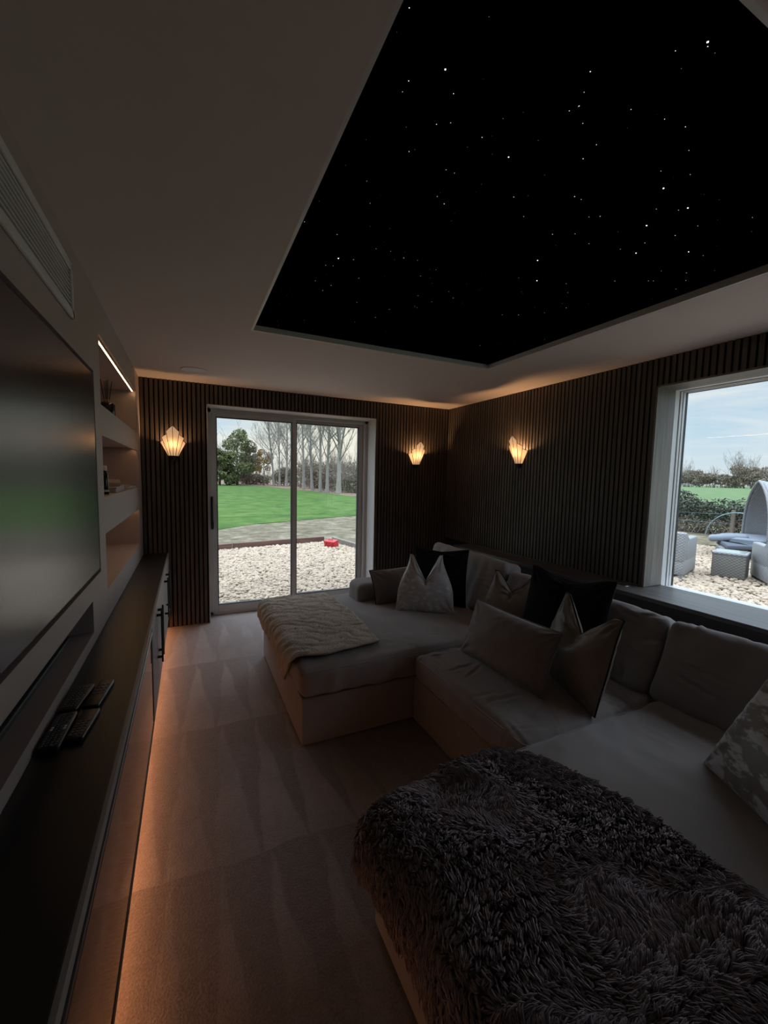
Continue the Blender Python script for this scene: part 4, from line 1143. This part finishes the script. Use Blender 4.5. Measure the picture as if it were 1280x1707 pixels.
# bramble hedge with wire fence stake and blue pipe arch
bh = thing('bramble_hedge', 'tangled bramble hedge between the gravel garden and the pasture', 'hedge', (0, 0, GZ))
rnd = random.Random(5)
st = MB()
HB = [(16.9, 10.5, .70), (16.9, 9.4, .75), (16.9, 8.4, .62), (16.9, 7.6, .58), (16.8, 6.9, .60), (16.9, 6.1, .80), (17.0, 5.2, .85), (17.0, 4.2, .85)]
for k in range(300):
    x, y, h_ = HB[rnd.randrange(len(HB))]
    a = rnd.uniform(0, 6.28)
    p0 = Vector((x + rnd.gauss(-.3, .3), y + rnd.uniform(-.7, .7), 0))
    L = h_ * rnd.uniform(1.2, 2.0)
    pts = [p0 + Vector((math.cos(a) * L * .45 * f, math.sin(a) * L * .45 * f, L * (f - .62 * f * f))) for f in (0, .3, .6, .85, 1.05)]
    st.tube(pts, [.012, .010, .008, .006, .004], 4, cap=False)
st.build('stems', M['twig_grey'], bh)
blobs = [(x + rnd.gauss(0, .25), y + rnd.gauss(0, .3), h_ * rnd.uniform(.75, 1.65), .5, .55, .28) for x, y, h_ in HB for _ in range(7)]
leaves_obj('foliage', M['leaf_bramble'], bh, 15000, blobs, (.03, .075), 77)
leaves_obj('dry_leaves', M['leaf_brown'], bh, 6000, [(x - .35, y, h_ * .35, .45, .6, .3) for x, y, h_ in HB], (.03, .06), 78)
fp = tag(MB().bbox(-.045, .045, -.045, .045, 0, .86, .012).build('fence_post', M['bark_dark']), 'short timber fence post standing before the bramble hedge', 'post')
fp.location = (15.9, 6.95, GZ)
M['blue_pipe'] = mat('pale blue pipe', (.18, .27, .30), .5)
pa = tag(MB().tube([(0, .85 * math.cos(a), .80 * math.sin(a)) for a in [PI * k / 20 for k in range(21)]], .017, 8).build('pipe_arch', M['blue_pipe']), 'pale blue bent pipe arch in front of the bramble hedge', 'pipe')
pa.location = (15.7, 6.72, GZ)
wf = tag(MB().tube([(15.9, 11, .68 + GZ), (15.9, 9.2, .66 + GZ), (15.85, 6.95, .72 + GZ)], .0035, 5).tube([(15.9, 11, .42 + GZ), (15.9, 9.2, .40 + GZ), (15.85, 6.95, .42 + GZ)], .0035, 5).build('fence_wire', M['blue_pipe']), 'two thin fence wires strung along the bramble hedge', 'wire')

# wicker furniture
def wicker(name, c):
    m, nt, b = new_mat(name)
    tc = N(nt, 'ShaderNodeTexCoord')
    wv = []
    for rot, sc_ in (((0, 0, 0), (1, 1, 1)), ((0, PI / 2, 0), (1, 1, 1))):
        pass
    sp_ = N(nt, 'ShaderNodeSeparateXYZ'); nt.links.new(tc.outputs['Object'], sp_.inputs[0])
    def mth(op, a, bb=None):
        n = N(nt, 'ShaderNodeMath', operation=op)
        for i, q in enumerate((a, bb)):
            if q is None: continue
            if hasattr(q, 'links'): nt.links.new(q, n.inputs[i])
            else: n.inputs[i].default_value = q
        return n.outputs[0]
    hz_ = mth('SINE', mth('MULTIPLY', sp_.outputs[2], 130))
    vt_ = mth('SINE', mth('MULTIPLY', mth('ADD', sp_.outputs[0], sp_.outputs[1]), 95))
    s = mth('ADD', mth('MULTIPLY', mth('MULTIPLY', hz_, vt_), .5), .5)
    nz = N(nt, 'ShaderNodeTexNoise'); nz.inputs['Scale'].default_value = 30
    nt.links.new(tc.outputs['Object'], nz.inputs['Vector'])
    mx = N(nt, 'ShaderNodeMix', data_type='RGBA'); mx.inputs[6].default_value = rgba([x * .55 for x in c]); mx.inputs[7].default_value = rgba([min(1, x * 1.2) for x in c])
    nt.links.new(mth('ADD', mth('MULTIPLY', s, .75), mth('MULTIPLY', nz.outputs[0], .3)), mx.inputs[0]); nt.links.new(mx.outputs[2], b.inputs['Base Color'])
    b.inputs['Roughness'].default_value = .55
    bp = N(nt, 'ShaderNodeBump'); bp.inputs['Strength'].default_value = .6; bp.inputs['Distance'].default_value = .006
    nt.links.new(s, bp.inputs['Height']); nt.links.new(bp.outputs[0], b.inputs['Normal'])
    return m
M['wicker'] = wicker('pale grey wicker', (.24, .245, .25))
M['wicker_dark'] = wicker('taupe grey wicker', (.15, .143, .13))
M['pad'] = fabric('blue grey outdoor fabric', (.075, .085, .11), .85, .1)
M['pad_light'] = fabric('pale blue outdoor fabric', (.19, .215, .25), .85, .1)
M['table_glass'] = mat('frosted table glass', (.30, .36, .335), .12, var=.02, spec=.7)

def wicker_chair(label, loc, rz, w=.78, d=.78, hb_=.80, ha=.58):
    t = thing('wicker_armchair', label, 'armchair', loc, rz, 'wicker armchairs on the gravel')
    # local: back at +y, opening towards -y
    MB().bbox(-w / 2, w / 2, -d / 2 + .02, d / 2, .07, .34, .02, 2).build('seat_base', M['wicker'], t, angle=50)
    P = MB()
    P.bbox(-w / 2, w / 2, d / 2 - .13, d / 2 + .01, .30, hb_, .03, 3)
    P.build('backrest', M['wicker'], t, angle=50)
    for s in (-1, 1):
        a = MB()
        xa, xb = sorted((s * w / 2, s * (w / 2 - .13)))
        a.bbox(xa, xb, -d / 2, d / 2 - .12, .30, ha, .03, 3)
        # the arm rises into the back
        vs = [(xa, d / 2 - .30, ha - .02), (xb, d / 2 - .30, ha - .02), (xb, d / 2 - .1, ha - .02), (xa, d / 2 - .1, ha - .02), (xa, d / 2 - .12, hb_ - .05), (xb, d / 2 - .12, hb_ - .05), (xb, d / 2 - .1, hb_ - .05), (xa, d / 2 - .1, hb_ - .05)]
        a.add(vs, [(0, 3, 2, 1), (4, 5, 6, 7), (0, 1, 5, 4), (1, 2, 6, 5), (2, 3, 7, 6), (3, 0, 4, 7)])
        a.build('armrest', M['wicker'], t, angle=50)
    MB().bbox(-w / 2 + .135, w / 2 - .135, -d / 2 + .03, d / 2 - .13, .34, .44, .03, 3).build('seat_pad', M['pad_light'], t, angle=50)
    for sx_ in (-1, 1):
        for sy_ in (-1, 1):
            MB().bbox(sx_ * (w / 2 - .05) - .035, sx_ * (w / 2 - .05) + .035, sy_ * (d / 2 - .05) - .035, sy_ * (d / 2 - .05) + .035, 0, .09, .008).build('leg', M['wicker'], t)
    return t
c1_ = wicker_chair('pale wicker armchair at the left edge of the window', (8.447, 4.629, GZ), math.radians(107), .80, .92, .82, .70)
c2_ = wicker_chair('pale wicker armchair at the right edge of the window', (9.43, 3.19, GZ), math.radians(128), .80, .88, .82, .66)
tb = thing('wicker_table', 'low wicker side table with a frosted glass top between the armchairs', 'table', (9.16, 3.906, GZ), math.radians(17.3))
MB().bbox(-.235, .235, -.235, .235, .03, .44, .018, 3).build('table_body', M['wicker_dark'], tb, angle=50)
MB().bbox(-.245, .245, -.245, .245, .43, .475, .016, 3).build('table_rim', M['wicker'], tb, angle=50)
MB().bbox(-.20, .20, -.20, .20, .472, .482, .003).build('glass_top', M['table_glass'], tb)

# hooded daybed
db = thing('hooded_daybed', 'round wicker daybed with a pointed wicker hood on the gravel', 'daybed', (12.3, 4.87, GZ), math.atan2(.768, -.64) + PI / 2)
# local: opening towards -y
R_ = .75
P = []
na, nt_ = 40, 14
for k in range(nt_ + 1):
    tau = math.sin(PI / 2 * k / nt_)
    row = []
    f = math.sqrt(max(0, 1 - tau ** 2))
    for i in range(na + 1):
        s = i / na * 2 - 1                              # -1 left foot, 0 tip, 1 right foot
        A = abs(s)
        lat = math.copysign(R_ * math.sin(A ** .8 * PI / 2) ** .95, s)
        zz = .30 + 1.46 * (1 - A) ** .62 if A < 1 else .30
        row.append((lat * (.25 + .75 * f), R_ * tau * .95 - .02, .30 + (zz - .30) * (.12 + .88 * f)))
    P.append(row)
hd = MB().grid(P).build('hood', M['wicker'], db, True)
s_ = hd.modifiers.new('thick', 'SOLIDIFY'); s_.thickness = .035; s_.offset = 0
MB().tube(P[0], .03, 8).build('hood_rim', M['wicker'], db, True)
MB().tube([P[k][na // 4] for k in range(nt_ + 1)], .012, 6).build('hood_hoop', M['wicker_dark'], db, True)
MB().lathe([(.62, .04), (.66, .06), (.66, .20), (.62, .22)], n=48).build('daybed_base', M['wicker'], db, angle=50)
MB().lathe([(.64, .22), (.70, .24), (.70, .44), (.64, .47), (0, .475)], n=48).build('mattress', M['pad_light'], db, angle=60)
lp = thing('lounger_pad', 'blue grey lounge pad lying out in front of the hooded daybed', 'pad', (11.3, 4.9, .12))
pts = [(12.29 - 11.3, 5.69 - 4.9), (10.87 - 11.3, 4.75 - 4.9), (11.31 - 11.3, 4.50 - 4.9), (11.75 - 11.3, 4.36 - 4.9), (11.62 - 11.3, 5.25 - 4.9)]
bm = bmesh.new()
vsb = [bm.verts.new((x, y, 0)) for x, y in pts]; fc = bm.faces.new(vsb)
ex = bmesh.ops.extrude_face_region(bm, geom=[fc])
for v in ex['geom']:
    if isinstance(v, bmesh.types.BMVert): v.co.z += .09
bmesh.ops.recalc_face_normals(bm, faces=bm.faces[:])
bmesh.ops.bevel(bm, geom=bm.edges[:], offset=.025, segments=3, profile=.5, affect='EDGES')
bm.verts.index_update()
MB().add([v.co.copy() for v in bm.verts], [[q.index for q in f.verts] for f in bm.faces]).build('pad_cover', M['pad'], lp, angle=40)
bm.free()
ot = thing('wicker_footstool', 'low wicker footstool under the blue grey lounge pad', 'footstool', (11.40, 4.92, GZ), math.radians(35))
MB().bbox(-.30, .22, -.24, .24, .04, .268, .03, 3).build('stool_body', M['wicker_dark'], ot, angle=50)
for x in (-.24, .16):
    for y in (-.18, .18): MB().bbox(x - .03, x + .03, y - .03, y + .03, -.02, .05, .008).build('leg', M['wicker_dark'], ot)
pw = thing('outdoor_pillow', 'flat blue grey pillow lying on the lounge pad', 'pillow', (11.78, 5.16, .215), math.radians(-62))
soft_block(-.36, .36, -.2, .2, 0, .13, r=.06, puff=.02, n=12, wr=.006, seed=33, M_=Matrix.Rotation(-.12, 4, 'Y')).build('pillow_cover', M['pad_light'], pw, True)

# ------------------------------------------------------------------ sky
wd = bpy.data.worlds.new('sky'); SC.world = wd; wd.use_nodes = True
nt = wd.node_tree; bg = nt.nodes['Background']
tc = N(nt, 'ShaderNodeTexCoord'); sp_ = N(nt, 'ShaderNodeSeparateXYZ'); nt.links.new(tc.outputs['Generated'], sp_.inputs[0])
gr = N(nt, 'ShaderNodeValToRGB'); el = gr.color_ramp.elements
el[0].position = 0; el[0].color = (.80, .88, .93, 1)
el[1].position = .22; el[1].color = (.42, .63, .88, 1)
e2 = el.new(.09); e2.color = (.62, .80, .95, 1)
e3 = el.new(.8); e3.color = (.54, .68, .92, 1)
nt.links.new(sp_.outputs[2], gr.inputs[0])
mp = N(nt, 'ShaderNodeMapping'); mp.inputs['Scale'].default_value = (1.3, 1.3, 9)
nt.links.new(tc.outputs['Generated'], mp.inputs[0])
nz = N(nt, 'ShaderNodeTexNoise'); nz.inputs['Scale'].default_value = 2.3; nz.inputs['Detail'].default_value = 9; nz.inputs['Roughness'].default_value = .55; nz.inputs['Distortion'].default_value = .4
nt.links.new(mp.outputs[0], nz.inputs['Vector'])
cr = N(nt, 'ShaderNodeValToRGB'); cr.color_ramp.elements[0].position = .40; cr.color_ramp.elements[1].position = .66
cr.color_ramp.elements[0].color = (0, 0, 0, 1); cr.color_ramp.elements[1].color = (1, 1, 1, 1)
nt.links.new(nz.outputs[0], cr.inputs[0])
mx = N(nt, 'ShaderNodeMix', data_type='RGBA'); mx.inputs[7].default_value = (.93, .96, .98, 1)
nt.links.new(cr.outputs[0], mx.inputs[0]); nt.links.new(gr.outputs[0], mx.inputs[6])
# low warm band in the direction of the bare trees
dt = N(nt, 'ShaderNodeVectorMath', operation='DOT_PRODUCT'); v_ = Vector((.36, 1, .07)).normalized(); dt.inputs[1].default_value = v_
nt.links.new(tc.outputs['Generated'], dt.inputs[0])
mr = N(nt, 'ShaderNodeMapRange'); mr.inputs[1].default_value = .955; mr.inputs[2].default_value = 1.0; mr.inputs[4].default_value = .9
nt.links.new(dt.outputs['Value'], mr.inputs[0])
m2 = N(nt, 'ShaderNodeMix', data_type='RGBA'); m2.inputs[7].default_value = (1.05, .98, .84, 1)
nt.links.new(mr.outputs[0], m2.inputs[0]); nt.links.new(mx.outputs[2], m2.inputs[6])
# the overcast dome is brighter overhead
zr = N(nt, 'ShaderNodeMapRange'); zr.inputs[1].default_value = .34; zr.inputs[2].default_value = .68; zr.inputs[3].default_value = 1.0; zr.inputs[4].default_value = 5.6
nt.links.new(sp_.outputs[2], zr.inputs[0])
nt.links.new(m2.outputs[2], bg.inputs[0]); nt.links.new(zr.outputs[0], bg.inputs[1])

# ------------------------------------------------------------------ camera
f_, yaw, pitch, roll = 686.0, .4442943, -.0846223, .0205311
cy, sy, cp, sp_ = math.cos(yaw), math.sin(yaw), math.cos(pitch), math.sin(pitch)
fwd = Vector((sy * cp, cy * cp, sp_)); right = Vector((cy, -sy, 0)); up = right.cross(fwd)
r2 = right * math.cos(roll) + up * math.sin(roll); u2 = up * math.cos(roll) - right * math.sin(roll)
cam = bpy.data.cameras.new('camera'); cam.sensor_fit = 'VERTICAL'; cam.sensor_height = 36; cam.lens = f_ / 1707 * 36
cam.clip_start = .02; cam.clip_end = 1500
ca = bpy.data.objects.new('camera', cam); COL.objects.link(ca)
R3 = Matrix((r2, u2, -fwd)).transposed()
ca.matrix_world = Matrix.Translation((.3966, 0, 1.5256)) @ R3.to_4x4()
SC.camera = ca

SC.view_settings.view_transform = 'Standard'; SC.view_settings.look = 'None'
SC.view_settings.gamma = 1; SC.view_settings.use_curve_mapping = False
SC.view_settings.exposure = 0.0
SC.cycles.use_denoising = True
SC.cycles.max_bounces = 10; SC.cycles.diffuse_bounces = 6; SC.cycles.transparent_max_bounces = 16
SC.cycles.sample_clamp_indirect = 4
